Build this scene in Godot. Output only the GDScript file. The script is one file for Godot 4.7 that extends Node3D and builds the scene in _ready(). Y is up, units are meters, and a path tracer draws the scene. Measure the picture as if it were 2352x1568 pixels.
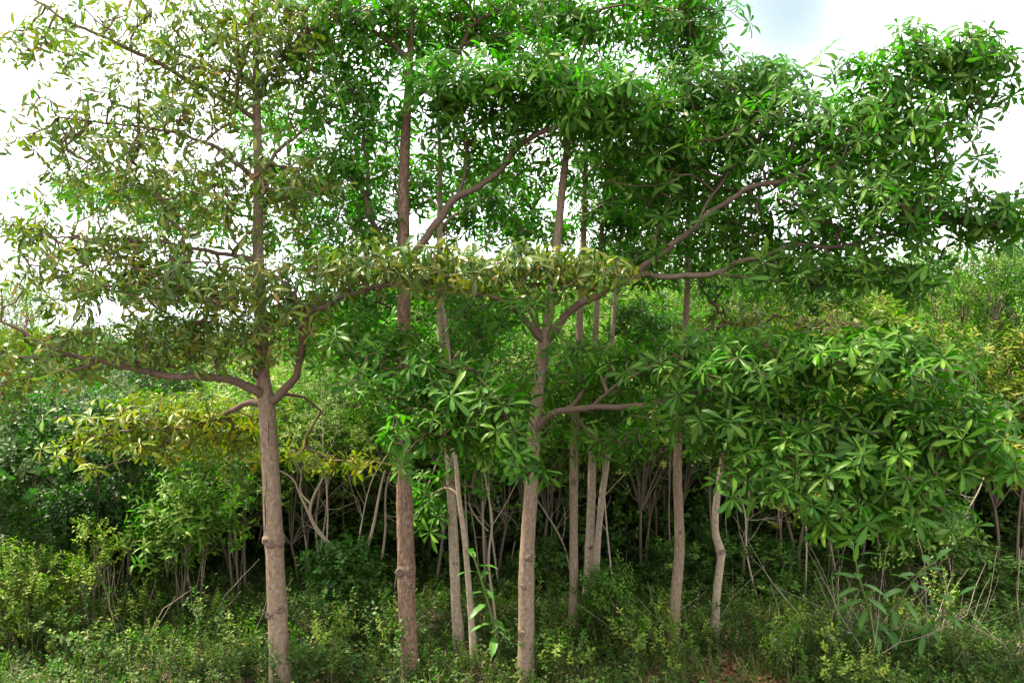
extends Node3D

# ---------------------------------------------------------------- basics
const EYE := Vector3(0, 3.5, 0)
const FOCAL := 1847.0
const CX := 1176.0
const CY := 784.0
var rng := RandomNumberGenerator.new()
var names := {}
var ground_noise := FastNoiseLite.new()

class Buf:
	var v := PackedVector3Array()
	var n := PackedVector3Array()
	var uv := PackedVector2Array()
	var c := PackedColorArray()
	var i := PackedInt32Array()
	func mesh(mat: Material) -> ArrayMesh:
		var a := []
		a.resize(Mesh.ARRAY_MAX)
		a[Mesh.ARRAY_VERTEX] = v
		a[Mesh.ARRAY_NORMAL] = n
		a[Mesh.ARRAY_TEX_UV] = uv
		a[Mesh.ARRAY_COLOR] = c
		a[Mesh.ARRAY_INDEX] = i
		var m := ArrayMesh.new()
		m.add_surface_from_arrays(Mesh.PRIMITIVE_TRIANGLES, a)
		m.surface_set_material(0, mat)
		return m
	func vert(p: Vector3, nn: Vector3, t: Vector2, col: Color) -> void:
		v.append(p); n.append(nn); uv.append(t); c.append(col)
	func tri(a: int, b: int, d: int) -> void:
		var g := (v[d] - v[a]).cross(v[b] - v[a])
		i.append(a)
		if g.dot(n[a] + n[b] + n[d]) >= 0.0:
			i.append(b); i.append(d)
		else:
			i.append(d); i.append(b)
	func add(o: Buf, x: Transform3D, tint: Color) -> void:
		var k := v.size()
		for j in o.v.size():
			v.append(x * o.v[j])
			n.append((x.basis * o.n[j]).normalized())
			uv.append(o.uv[j])
			c.append(o.c[j] * tint)
		for j in o.i:
			i.append(k + j)

func at(vx: float, vy: float, d: float) -> Vector3:
	return Vector3((vx - CX) / FOCAL * d, EYE.y + (CY - vy) / FOCAL * d, -d)

func rnd(a: float, b: float) -> float:
	return rng.randf_range(a, b)

func rvec() -> Vector3:
	while true:
		var p := Vector3(rnd(-1, 1), rnd(-1, 1), rnd(-1, 1))
		if p.length_squared() <= 1.0 and p.length_squared() > 0.001:
			return p
	return Vector3.UP

func ground_y(x: float, z: float) -> float:
	var d := -z
	var y := ground_noise.get_noise_2d(x * 10.0, z * 10.0) * 0.07
	if d > 14.0:
		y += minf((d - 14.0) * 0.06, 3.0)
	return y

func numbered(called: String) -> String:
	var k: int = names.get(called, 0)
	names[called] = k + 1
	return called if k == 0 else "%s_%03d" % [called, k]

func thing(called: String, label: String, category: String, group := "", where := Vector3.ZERO) -> Node3D:
	var o := Node3D.new()
	o.name = numbered(called)
	add_child(o)
	o.position = where
	tag(o, label, category, group)
	return o

func tag(o: Node, label: String, category: String, group := "", kind := "") -> void:
	if label: o.set_meta("label", label)
	if category: o.set_meta("category", category)
	if group: o.set_meta("group", group)
	if kind: o.set_meta("kind", kind)

func part(called: String, m: Mesh, parent: Node, x := Transform3D.IDENTITY) -> MeshInstance3D:
	var o := MeshInstance3D.new()
	var key := str(parent.get_instance_id()) + called
	var k: int = names.get(key, 0)
	names[key] = k + 1
	o.name = called if k == 0 else "%s_%03d" % [called, k]
	o.mesh = m
	o.transform = x
	parent.add_child(o, true)
	return o

func scatter(called: String, m: Mesh, parent: Node, xs: Array, cols: PackedColorArray) -> MultiMeshInstance3D:
	if xs.is_empty():
		return null
	var mm := MultiMesh.new()
	mm.transform_format = MultiMesh.TRANSFORM_3D
	mm.use_colors = true
	mm.mesh = m
	mm.instance_count = xs.size()
	var b := PackedFloat32Array()
	b.resize(xs.size() * 16)
	var j := 0
	for k in xs.size():
		var x: Transform3D = xs[k]
		var o := x.origin
		b[j] = x.basis.x.x; b[j + 1] = x.basis.y.x; b[j + 2] = x.basis.z.x; b[j + 3] = o.x
		b[j + 4] = x.basis.x.y; b[j + 5] = x.basis.y.y; b[j + 6] = x.basis.z.y; b[j + 7] = o.y
		b[j + 8] = x.basis.x.z; b[j + 9] = x.basis.y.z; b[j + 10] = x.basis.z.z; b[j + 11] = o.z
		b[j + 12] = cols[k].r; b[j + 13] = cols[k].g; b[j + 14] = cols[k].b; b[j + 15] = 1.0
		j += 16
	mm.buffer = b
	var o2 := MultiMeshInstance3D.new()
	var key := str(parent.get_instance_id()) + called
	var kk: int = names.get(key, 0)
	names[key] = kk + 1
	o2.name = called if kk == 0 else "%s_%03d" % [called, kk]
	o2.multimesh = mm
	o2.set_meta("kind", "stuff")
	parent.add_child(o2, true)
	return o2

# basis with y along up-ish axis
func axis_basis(y: Vector3, spin: float, s: float) -> Basis:
	y = y.normalized()
	var h := Vector3.RIGHT if absf(y.x) < 0.8 else Vector3.FORWARD
	var x := h.cross(y).normalized()
	var z := x.cross(y)
	var b := Basis(x, y, z)
	return b.rotated(y, spin).scaled(Vector3(s, s, s))

# ---------------------------------------------------------------- tubes
func smooth_path(p: Array, step: float) -> Array:
	# p: array of [Vector3, radius]; Catmull-Rom resampled
	var out := []
	for k in p.size() - 1:
		var a: Vector3 = p[maxi(k - 1, 0)][0]
		var b: Vector3 = p[k][0]
		var c: Vector3 = p[k + 1][0]
		var d: Vector3 = p[mini(k + 2, p.size() - 1)][0]
		var m := maxi(1, int(ceil(b.distance_to(c) / step)))
		for j in m:
			var t := float(j) / m
			out.append([b.cubic_interpolate(c, a, d, t), lerpf(p[k][1], p[k + 1][1], t)])
	out.append(p[p.size() - 1])
	return out

func tube(buf: Buf, p: Array, sides: int, col := Color.WHITE, rough := 0.0, seed_ := 0.0, vscale := 1.0) -> void:
	var m := p.size()
	if m < 2:
		return
	var t0: Vector3 = (p[1][0] - p[0][0]).normalized()
	var h := Vector3.RIGHT if absf(t0.x) < 0.7 else Vector3.FORWARD
	var x := (h - t0 * h.dot(t0)).normalized()
	var first := buf.v.size()
	var run := 0.0
	for k in m:
		var pk: Vector3 = p[k][0]
		var tk: Vector3
		if k == 0: tk = t0
		elif k == m - 1: tk = (pk - p[k - 1][0]).normalized()
		else: tk = (p[k + 1][0] - p[k - 1][0]).normalized()
		x = (x - tk * x.dot(tk)).normalized()
		var y := tk.cross(x)
		if k > 0:
			run += pk.distance_to(p[k - 1][0])
		var r: float = p[k][1]
		for s in sides + 1:
			var a := TAU * s / sides
			var dir := x * cos(a) + y * sin(a)
			var rr := r
			if rough > 0.0:
				rr *= 1.0 + rough * ground_noise.get_noise_3d(cos(a) * 14.0 + seed_ * 31.0, sin(a) * 14.0, run * 22.0) + rough * 0.7 * ground_noise.get_noise_3d(cos(a) * 45.0 + seed_ * 17.0, sin(a) * 45.0, run * 90.0)
			buf.vert(pk + dir * rr, dir, Vector2(float(s) / sides, run * vscale), col)
	for k in m - 1:
		for s in sides:
			var a := first + k * (sides + 1) + s
			var b := a + sides + 1
			buf.i.append(a); buf.i.append(b); buf.i.append(a + 1)
			buf.i.append(a + 1); buf.i.append(b); buf.i.append(b + 1)

# ---------------------------------------------------------------- leaves
const PROF_OBOV := [[0.0, 0.07], [0.2, 0.28], [0.5, 0.85], [0.8, 0.92], [1.0, 0.04]]
const PROF_LANCE := [[0.0, 0.06], [0.3, 0.95], [0.65, 0.8], [1.0, 0.03]]
const PROF_OVAL := [[0.0, 0.06], [0.25, 0.8], [0.6, 1.0], [1.0, 0.05]]
const PROF_BIG := [[0.0, 0.06], [0.12, 0.2], [0.3, 0.85], [0.55, 1.0], [0.8, 0.7], [1.0, 0.05]]

# leaf along +z, upper face +y
func leaf(buf: Buf, x: Transform3D, length: float, half: float, droop: float, fold: float, wave: float, col: Color, prof: Array) -> void:
	var first := buf.v.size()
	var p := Vector3.ZERO
	var last := 0.0
	var rib := Color(col.r * 1.35 + 0.01, col.g * 1.3 + 0.01, col.b * 1.3 + 0.005)
	for k in prof.size():
		var t: float = prof[k][0]
		var ang: float = droop * t
		var dir := Vector3(0, -sin(ang), cos(ang))
		var nor := Vector3(0, cos(ang), sin(ang))
		p += Vector3(0, -sin(droop * (t + last) * 0.5), cos(droop * (t + last) * 0.5)) * (t - last) * length
		last = t
		var w: float = prof[k][1] * half
		var cf := cos(fold)
		var sf := sin(fold)
		var wv := wave * half * (1.0 if k % 2 == 0 else -1.0)
		buf.vert(x * (p + Vector3(-w * cf, 0, 0) + nor * (w * sf + wv)), (x.basis * (nor * cf + Vector3(sf, 0, 0))).normalized(), Vector2(0, t), col)
		buf.vert(x * p, (x.basis * nor).normalized(), Vector2(0.5, t), rib)
		buf.vert(x * (p + Vector3(w * cf, 0, 0) + nor * (w * sf - wv * 0.7)), (x.basis * (nor * cf - Vector3(sf, 0, 0))).normalized(), Vector2(1, t), col)
		if k > 0:
			var a := first + (k - 1) * 3
			for s in 2:
				buf.tri(a + s, a + s + 1, a + s + 3)
				buf.tri(a + s + 1, a + s + 4, a + s + 3)

# a whorl of leaves: list of [leaf prototype number, transform]
func whorl_list(count: int, nproto: int, up: float, down: float) -> Array:
	var out := []
	var off := rnd(0, TAU)
	for k in count:
		var f := float(k) / maxf(1.0, count - 1)
		var a := off + TAU * k * 0.382 * 1.0 + rnd(-0.25, 0.25)
		if count <= 9:
			a = off + TAU * k / count + rnd(-0.22, 0.22)
			f = rnd(0, 1)
		var elev := lerpf(up, down, f) + rnd(-0.18, 0.18)
		var b := Basis(Vector3.UP, a) * Basis(Vector3.RIGHT, -elev)
		b = b * Basis(Vector3.BACK, rnd(-0.35, 0.35))
		var s := rnd(0.55, 1.15)
		var xf := Transform3D(b.scaled_local(Vector3(s, s, s)), b.z * 0.012)
		out.append([rng.randi() % nproto, xf])
	return out

class LeafSet:
	var protos := []      # Buf
	var proto_mesh := []  # ArrayMesh
	var lists := []       # whorl lists
	var whorl_buf := []   # Buf
	var whorl_mesh := []  # ArrayMesh
	var base: Material
	var mats := []        # tinted materials

func leaf_material(called: String, tint: Color, rough: float, back: Color) -> StandardMaterial3D:
	var m := StandardMaterial3D.new()
	m.resource_name = called
	m.albedo_color = tint
	m.vertex_color_use_as_albedo = true
	m.roughness = rough
	m.metallic_specular = 0.33
	m.cull_mode = BaseMaterial3D.CULL_DISABLED
	m.backlight_enabled = true
	m.backlight = back
	return m

func leaf_set(called: String, cols: Array, length: float, half: float, droop: Array, prof: Array, counts: Array, elev: Array, variants: int, rough: float, back: Color, wave := 0.12) -> LeafSet:
	var s := LeafSet.new()
	for c in cols:
		var b := Buf.new()
		leaf(b, Transform3D.IDENTITY, length * rnd(0.85, 1.12), half * rnd(0.85, 1.15), rnd(droop[0], droop[1]), rnd(0.12, 0.5), wave * rnd(0.4, 1.3), c, prof)
		s.protos.append(b)
	for k in 6:
		var g := rnd(0.8, 1.18)
		var tint := Color(clampf(g * rnd(0.88, 1.1), 0, 1), clampf(g, 0, 1), clampf(g * rnd(0.85, 1.05), 0, 1))
		s.mats.append(leaf_material(called, tint, rough * rnd(0.85, 1.15), back))
	var base := leaf_material(called, Color.WHITE, rough, back)
	s.base = base
	for b in s.protos:
		s.proto_mesh.append(b.mesh(base))
	for k in variants:
		var l := whorl_list(rng.randi_range(counts[0], counts[1]), s.protos.size(), elev[0], elev[1])
		s.lists.append(l)
		var b := Buf.new()
		for e in l:
			b.add(s.protos[e[0]], e[1], Color.WHITE)
		s.whorl_buf.append(b)
		s.whorl_mesh.append(b.mesh(base))
	return s

# alternate-leaved sprig along a stem, stem along +y
func sprig_set(called: String, cols: Array, stem_len: float, nleaf: int, length: float, half: float, prof: Array, variants: int, rough: float, back: Color, droop := 0.5) -> LeafSet:
	var s := LeafSet.new()
	var base := leaf_material(called, Color.WHITE, rough, back)
	s.base = base
	for k in variants:
		var b := Buf.new()
		var bend := Vector3(rnd(-0.3, 0.3), 0, rnd(-0.3, 0.3))
		var pts := []
		for j in 4:
			var t := j / 3.0
			pts.append([Vector3(bend.x * t * t, t, bend.z * t * t) * stem_len, lerpf(0.0035, 0.0012, t)])
		tube(b, pts, 3, Color(0.09, 0.08, 0.035))
		for j in nleaf:
			var t := lerpf(0.12, 1.0, float(j) / (nleaf - 1))
			var a := j * 2.4 + rnd(-0.4, 0.4)
			var el := lerpf(0.1, 0.75, t) + rnd(-0.35, 0.35)
			var bs := Basis(Vector3.UP, a) * Basis(Vector3.RIGHT, -el) * Basis(Vector3.BACK, rnd(-0.5, 0.5))
			var c: Color = cols[rng.randi() % cols.size()]
			var f := rnd(0.65, 1.1) * lerpf(1.0, 0.75, absf(t - 0.5) * 1.2)
			leaf(b, Transform3D(bs, Vector3(bend.x * t * t, t, bend.z * t * t) * stem_len), length * f, half * f, rnd(droop * 0.3, droop * 1.7), rnd(0.05, 0.45), 0.06, c * rnd(0.8, 1.2), prof)
		s.whorl_buf.append(b)
		s.whorl_mesh.append(b.mesh(base))
	return s

# ---------------------------------------------------------------- bark
func noise_bytes(w: int, h: int, freq: float, seed_: int, octaves: int, stretch: int, typ := FastNoiseLite.TYPE_SIMPLEX_SMOOTH) -> PackedByteArray:
	var f := FastNoiseLite.new()
	f.noise_type = typ
	f.seed = seed_
	f.frequency = freq
	f.fractal_octaves = octaves
	var im := f.get_seamless_image(w, h / stretch)
	im.convert(Image.FORMAT_L8)
	if stretch > 1:
		im.resize(w, h, Image.INTERPOLATE_CUBIC)
	return im.get_data()

func bark_material(called: String, base: Color, dark: Color, pale: Color, fissure: float, lichen: float, seed_: int, relief: float) -> StandardMaterial3D:
	var w := 512
	var h := 1024
	var a := noise_bytes(w, h, 0.02, seed_, 4, 1)
	var fi := noise_bytes(w, h, 0.035, seed_ + 1, 3, 8)
	var gr := noise_bytes(w, h, 0.05, seed_ + 2, 3, 4)
	var li := noise_bytes(w, h, 0.07, seed_ + 3, 2, 1)
	var ring := noise_bytes(w, h, 0.02, seed_ + 4, 3, 1)
	var col := PackedByteArray()
	col.resize(w * h * 3)
	var hgt := PackedByteArray()
	hgt.resize(w * h)
	var bs := base.linear_to_srgb()
	var ds := dark.linear_to_srgb()
	var ps := pale.linear_to_srgb()
	for k in w * h:
		var f := clampf((absf(fi[k] - 128.0) / 26.0), 0.0, 1.0)
		f = lerpf(1.0, f, fissure)
		var t := 0.92 + (a[k] - 128.0) / 128.0 * 0.16 + (gr[k] - 128.0) / 128.0 * 0.10
		var r := lerpf(ds.r, bs.r * t, f)
		var g := lerpf(ds.g, bs.g * t, f)
		var b := lerpf(ds.b, bs.b * t * (1.0 + (ring[k] - 128.0) / 900.0), f)
		var l := clampf((li[k] - 182.0 + (ring[k] - 128.0) * 0.35) / 30.0, 0.0, 1.0) * lichen * 0.7
		col[k * 3] = int(clampf(lerpf(r, ps.r, l), 0, 1) * 255)
		col[k * 3 + 1] = int(clampf(lerpf(g, ps.g, l), 0, 1) * 255)
		col[k * 3 + 2] = int(clampf(lerpf(b, ps.b, l), 0, 1) * 255)
		hgt[k] = int(clampf(f * 0.75 + gr[k] / 255.0 * 0.2 + a[k] / 255.0 * 0.05, 0, 1) * 255)
	var m := StandardMaterial3D.new()
	m.resource_name = called
	m.albedo_texture = ImageTexture.create_from_image(Image.create_from_data(w, h, false, Image.FORMAT_RGB8, col))
	m.roughness = 0.9
	m.metallic_specular = 0.25
	m.heightmap_enabled = true
	m.heightmap_texture = ImageTexture.create_from_image(Image.create_from_data(w, h, false, Image.FORMAT_L8, hgt))
	m.heightmap_scale = relief
	return m

func plain(called: String, c: Color, rough := 0.9) -> StandardMaterial3D:
	var m := StandardMaterial3D.new()
	m.resource_name = called
	m.albedo_color = c.linear_to_srgb()
	m.roughness = rough
	m.metallic_specular = 0.25
	return m

var M := {}
var L := {}

# ---------------------------------------------------------------- trees
func path_of(p: Array) -> Array:
	# [[vx, vy, depth, width in view px], ...] -> [[Vector3, radius], ...]
	var out := []
	for e in p:
		out.append([at(e[0], e[1], e[2]), e[3] * 0.5 / FOCAL * e[2]])
	return out

func knot(parent: Node3D, p: Vector3, out: Vector3, size: float, mat: Material) -> void:
	# a grown-over branch scar: an uneven rim round a sunken middle
	var b := Buf.new()
	var bs := axis_basis(out, rnd(0, TAU), 1.0)
	var ns := 14
	var rings := [[0.0, -0.25], [0.35, -0.12], [0.6, 0.3], [0.85, 0.42], [1.1, 0.15], [1.35, -0.45]]
	var wob := []
	for s in ns:
		wob.append(rnd(0.78, 1.22))
	for k in rings.size():
		for s in ns + 1:
			var a := TAU * s / ns
			var w: float = wob[s % ns]
			var r: float = rings[k][0] * size * lerpf(1.0, w, 0.8)
			var hh: float = rings[k][1] * size * (0.7 + 0.3 * w)
			b.vert(p + bs * Vector3(cos(a) * r * 1.15, hh, sin(a) * r * 0.8), (bs * Vector3(cos(a) * (0.7 if k > 2 else -0.5), 0.7, sin(a) * (0.7 if k > 2 else -0.5))).normalized(), Vector2(float(s) / ns * 0.4, k * 0.03), Color.WHITE)
	for k in rings.size() - 1:
		for s in ns:
			var a := k * (ns + 1) + s
			b.tri(a, a + 1, a + ns + 1)
			b.tri(a + 1, a + ns + 2, a + ns + 1)
	part("knot", b.mesh(mat), parent)

func build_tree(spec: Dictionary) -> Node3D:
	var t0 := Time.get_ticks_msec()
	var bark: Material = spec.bark
	var trunk := path_of(spec.trunk)
	# take the trunk down into the ground
	var foot: Vector3 = trunk[0][0]
	var gy := ground_y(foot.x, foot.z)
	var tp := [[Vector3(foot.x, gy - 0.12, foot.z), trunk[0][1] * 1.35]]
	if foot.y > gy + 0.12:
		tp.append([Vector3(foot.x, gy + 0.08, foot.z), trunk[0][1] * 1.12])
	for e in trunk:
		if e[0].y > gy + 0.1:
			tp.append(e)
	var o := thing(spec.called, spec.label, "tree", spec.get("group", ""), Vector3.ZERO)
	var sp := smooth_path(tp, 0.05)
	for kn in spec.get("knots", []):
		var q: Vector3 = at(kn[0], kn[1], kn[2])
		for e in sp:
			var dy: float = absf(e[0].y - q.y)
			e[1] *= 1.0 + 0.055 * exp(-dy * dy / 0.0030)
	var b := Buf.new()
	tube(b, sp, 22, Color.WHITE, 0.12, rnd(0, 10), 0.8)
	part("trunk", b.mesh(bark), o)
	for kn in spec.get("knots", []):
		var q: Vector3 = at(kn[0], kn[1], kn[2])
		var best: Array = sp[0]
		for e in sp:
			if absf(e[0].y - q.y) < absf(best[0].y - q.y):
				best = e
		var out: Vector3 = (EYE - best[0]).normalized()
		out.y = 0
		out = out.normalized().rotated(Vector3.UP, kn[3])
		knot(o, best[0] + out * best[1] * 1.02, out, kn[4], M.limb)
	for cr in spec.get("crack_strips", []):
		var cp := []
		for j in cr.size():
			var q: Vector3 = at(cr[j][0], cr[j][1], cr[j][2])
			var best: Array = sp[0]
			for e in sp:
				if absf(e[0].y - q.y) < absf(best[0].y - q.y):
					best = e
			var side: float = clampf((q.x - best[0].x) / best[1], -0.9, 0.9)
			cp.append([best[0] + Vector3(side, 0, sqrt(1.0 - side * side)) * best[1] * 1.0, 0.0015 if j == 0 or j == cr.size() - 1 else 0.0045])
		var cb := Buf.new()  # thin dark strip on the bark, painting in the shade of a crack
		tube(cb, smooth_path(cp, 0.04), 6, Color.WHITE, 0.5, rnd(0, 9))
		part("crack_shade_strip", cb.mesh(M.crack_shade), o)
	# skeleton nodes
	var pos := PackedVector3Array()
	var par := PackedInt32Array()
	var cost := PackedFloat32Array()
	for k in range(0, sp.size(), 3):
		if sp[k][0].y > spec.get("clear", 2.2):
			pos.append(sp[k][0]); par.append(-1); cost.append(0.35)
	for lm in spec.limbs:
		var lp := smooth_path(path_of(lm), 0.07)
		for k in range(1, lp.size() - 1):
			lp[k][0] += Vector3(ground_noise.get_noise_1d(k * 9.0 + lp[0][0].x * 70.0), ground_noise.get_noise_1d(k * 9.0 + 500.0 + lp[0][0].y * 70.0), ground_noise.get_noise_1d(k * 9.0 + 900.0)) * 0.028
		var lb := Buf.new()
		tube(lb, lp, 10 if lm[0][3] > 9 else 7, Color.WHITE, 0.14, rnd(0, 10), 1.4)
		part("limb", lb.mesh(spec.get("limb_bark", bark)), o)
		for k in range(2, lp.size(), 2):
			pos.append(lp[k][0]); par.append(-1); cost.append(0.0)
	var nskel := pos.size()
	# where the whorls of leaves go
	var tips := []
	var taken := {}
	for pd in spec.pads:
		var c := at(pd[0], pd[1], pd[2])
		var k: float = pd[2] / FOCAL
		for j in int(pd[6] * spec.get("density", 1.0)):
			for attempt in 5:
				var q := Vector3(rng.randfn(), rng.randfn(), rng.randfn()) * 0.55
				if q.length() > 1.45:
					continue
				var tip := c + Vector3(q.x * pd[3] * k, q.y * pd[4] * k, q.z * pd[5])
				var cell := Vector3i((tip / 0.105).floor())
				if taken.has(cell):
					continue
				taken[cell] = true
				tips.append([tip, 0.0, pd[7] if pd.size() > 7 else ""])
				break
	for e in tips:
		var best := 1e9
		for k in nskel:
			var dd: float = pos[k].distance_squared_to(e[0]) + cost[k]
			if dd < best: best = dd
		e[1] = best
	tips.sort_custom(func(p, q): return p[1] < q[1])
	var twigs := []   # [parent node, mid node, end node]
	for e in tips:
		var target: Vector3 = e[0]
		var best := 1e9
		var bi := 0
		for k in pos.size():
			var dd: float = pos[k].distance_squared_to(target) + cost[k]
			if dd < best:
				best = dd; bi = k
		var from := pos[bi]
		var len_ := from.distance_to(target)
		var mid := from.lerp(target, 0.5) + rvec() * len_ * 0.12 + Vector3(0, -0.07 * len_, 0)
		pos.append(mid); par.append(bi); cost.append(0.02)
		pos.append(target); par.append(pos.size() - 2); cost.append(0.05)
		twigs.append([bi, pos.size() - 2, pos.size() - 1])
	var load_ := PackedFloat32Array()
	load_.resize(pos.size())
	for k in range(pos.size() - 1, -1, -1):
		if k >= nskel and (k - nskel) % 2 == 1:
			load_[k] += 1.0
		if par[k] >= 0:
			load_[par[k]] += load_[k]
	var tb := Buf.new()
	for w in twigs:
		var n1: float = load_[w[1]]
		var r1 := 0.0034 * pow(n1, 0.42)
		var r2: float = 0.0034 * pow(load_[w[2]], 0.42)
		var path := smooth_path([[pos[w[0]], r1 * 1.1], [pos[w[1]], r1], [pos[w[2]], r2]], 0.16)
		tube(tb, path, 5 if r1 > 0.007 else 3, Color.WHITE, 0.0, 0.0, 2.0)
	if twigs:
		var tw := part("twigs", tb.mesh(M.twig), o)
		tw.set_meta("kind", "stuff")
	# whorls: nearest to the viewer first
	var ends := []
	for k in twigs.size():
		var e: Vector3 = pos[twigs[k][2]]
		var mid: Vector3 = pos[twigs[k][1]]
		var vx := e.x / -e.z * FOCAL + CX
		var vy := CY - (e.y - EYE.y) / -e.z * FOCAL
		var seen: bool = vx > -30 and vx < 2380 and vy > -30 and vy < 1600
		ends.append([(-e.z if seen else 100.0) + rnd(0, 0.5), e, (e - mid).normalized(), tips[k][2]])
	ends.sort_custom(func(p, q): return p[0] < q[0])
	var nleafy: int = spec.get("leafy", 0)
	var nwhorl: int = spec.get("whorls", 0)
	var many := {}
	for k in ends.size():
		var e: Array = ends[k]
		var sname: String = e[3] if e[3] != "" else spec.leaves
		var set_: LeafSet = L[sname]
		var ax: Vector3 = e[2] * 0.8 + Vector3.UP * spec.get("up", 0.6) + rvec() * 0.4
		var vi := rng.randi() % set_.whorl_mesh.size()
		var x := Transform3D(axis_basis(ax, rnd(0, TAU), rnd(0.6, 1.08) * spec.get("leaf_scale", 1.0)), e[1])
		if k < nleafy:
			var wn := Node3D.new()
			wn.name = "leaf_whorl" if k == 0 else "leaf_whorl_%03d" % k
			wn.transform = x
			o.add_child(wn)
			var mat: Material = set_.mats[rng.randi() % set_.mats.size()]
			var j := 0
			for le in set_.lists[vi]:
				var lf := MeshInstance3D.new()
				lf.name = "leaf" if j == 0 else "leaf_%03d" % j
				lf.mesh = set_.proto_mesh[le[0]]
				lf.transform = le[1]
				lf.material_override = mat
				wn.add_child(lf)
				j += 1
		elif k < nleafy + nwhorl:
			var w := MeshInstance3D.new()
			w.name = "leaf_whorl" if k == 0 else "leaf_whorl_%03d" % k
			w.mesh = set_.whorl_mesh[vi]
			w.transform = x
			w.material_override = set_.mats[rng.randi() % set_.mats.size()]
			o.add_child(w)
		else:
			if not many.has(sname):
				many[sname] = Buf.new()
			var g := rnd(0.72, 1.25)
			many[sname].add(set_.whorl_buf[vi], x, Color(g * rnd(0.85, 1.15), g, g * rnd(0.8, 1.1)))
	for key in many:
		part("crown", many[key].mesh(L[key].base), o).set_meta("kind", "stuff")
	print(spec.called, " tips ", tips.size(), " ms ", Time.get_ticks_msec() - t0)
	return o

# ---------------------------------------------------------------- shrubs and saplings
func grow(buf: Buf, p: Vector3, dir: Vector3, r: float, len_: float, level: int, ends: Array, bend: float, forks: int) -> void:
	var pts := [[p, r]]
	var d := dir.normalized()
	var q := p
	for k in 4:
		d = (d + rvec() * bend + Vector3(0, 0.05, 0)).normalized()
		q += d * len_ * 0.25
		pts.append([q, lerpf(r, r * 0.55, (k + 1) / 4.0)])
	tube(buf, pts, 6 if r > 0.012 else 4, Color.WHITE, 0.0, 0.0, 1.5)
	if level <= 0:
		ends.append([q, d])
		return
	for f in forks:
		var k := 4 if f == 0 else rng.randi_range(2, 4)
		var nd := (d + rvec() * 0.85).normalized()
		grow(buf, pts[k][0], nd, float(pts[k][1]) * (0.9 if f == 0 else 0.65), len_ * rnd(0.55, 0.85), level - 1, ends, bend, forks)

# a shrub's shape, shared by its copies
func shrub_form(h: float, w: float, low: float, sname: String, count: int, opts := {}) -> Dictionary:
	var set_: LeafSet = L[sname]
	var blobs := []
	var nb: int = opts.get("blobs", 9)
	for k in nb:
		var a := TAU * k * 0.382 + rnd(0, 0.8)
		var rr := sqrt(rnd(0.05, 1.0)) * w * 0.62
		var yy := lerpf(low, h, rnd(0.12, 0.86))
		if k == 0:
			rr = 0.1 * w; yy = lerpf(low, h, 0.84)
		blobs.append([Vector3(cos(a) * rr, yy, sin(a) * rr), Vector3(w * rnd(0.3, 0.46), (h - low) * rnd(0.16, 0.28), w * rnd(0.3, 0.46))])
	var form := {"stems": [], "set": set_}
	var nst: int = opts.get("stems", 3)
	for s in nst:
		var sb := Buf.new()
		var a := TAU * s / nst + rnd(0, 1)
		var p0 := Vector3(cos(a), 0, sin(a)) * w * 0.07 * nst * 0.5
		p0.y = -0.12
		var r: float = opts.get("radius", 0.03) * rnd(0.7, 1.2)
		var mm := p0 + Vector3(rnd(-0.2, 0.2), low * rnd(0.9, 1.3), rnd(-0.2, 0.2))
		for k in range(s, nb, nst):
			var c: Vector3 = blobs[k][0]
			var m1 := Vector3(p0.x + rnd(-0.06, 0.06) * w, maxf(low * 0.9, c.y * 0.45), p0.z + rnd(-0.06, 0.06) * w)
			if opts.has("upright"):
				m1 = mm
				if k == s:
					tube(sb, smooth_path([[p0, r], [p0.lerp(mm, 0.5) + rvec() * 0.1, r * 0.9], [mm, r * 0.8]], 0.2), 6, Color.WHITE, 0.0, 0.0, 1.5)
			tube(sb, smooth_path([[m1 if opts.has("upright") else p0, r * 0.7], [m1.lerp(c, 0.5) + Vector3(0, 0.12, 0), r * 0.5], [c, r * 0.3]], 0.2), 5, Color.WHITE, 0.0, 0.0, 1.5)
			for j in opts.get("twigs", 7):
				var q := rvec()
				var e: Vector3 = c + Vector3(q.x * blobs[k][1].x, q.y * blobs[k][1].y, q.z * blobs[k][1].z)
				tube(sb, [[m1.lerp(c, rnd(0.3, 1.0)), r * 0.3], [c.lerp(e, 0.55) + rvec() * 0.06, r * 0.2], [e, 0.002]], 3, Color.WHITE)
		form.stems.append(sb.mesh(opts.get("stem", M.shrub_stem)))
	var fb := Buf.new()
	for j in count:
		var bl: Array = blobs[rng.randi() % nb]
		var q := rvec().normalized() * pow(rnd(0.15, 1.0), 0.4)
		if q.y < -0.2 and rng.randf() < 0.5:
			q.y = -q.y
		var p: Vector3 = bl[0] + Vector3(q.x * bl[1].x, q.y * bl[1].y, q.z * bl[1].z)
		var ax: Vector3 = q * 0.8 + Vector3.UP * opts.get("up", 0.6) + rvec() * 0.5
		var g := rnd(0.7, 1.3)
		fb.add(set_.whorl_buf[rng.randi() % set_.whorl_buf.size()], Transform3D(axis_basis(ax, rnd(0, TAU), rnd(0.65, 1.25) * opts.get("scale", 1.0)), p), Color(g * rnd(0.85, 1.2), g, g * rnd(0.8, 1.15)))
	form.foliage = fb.mesh(set_.base)
	return form

func place_shrub(form: Dictionary, called: String, label: String, category: String, group: String, px: float, pz: float, sy: float, sxz: float, mat: Material = null) -> Node3D:
	var o := thing(called, label, category, group, Vector3(px, ground_y(px, pz), pz))
	o.rotation.y = rnd(0, TAU)
	o.scale = Vector3(sxz, sy, sxz)
	for m in form.stems:
		part("stem", m, o)
	var f := part("foliage", form.foliage, o)
	f.set_meta("kind", "stuff")
	if mat:
		f.material_override = mat
	return o

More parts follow.
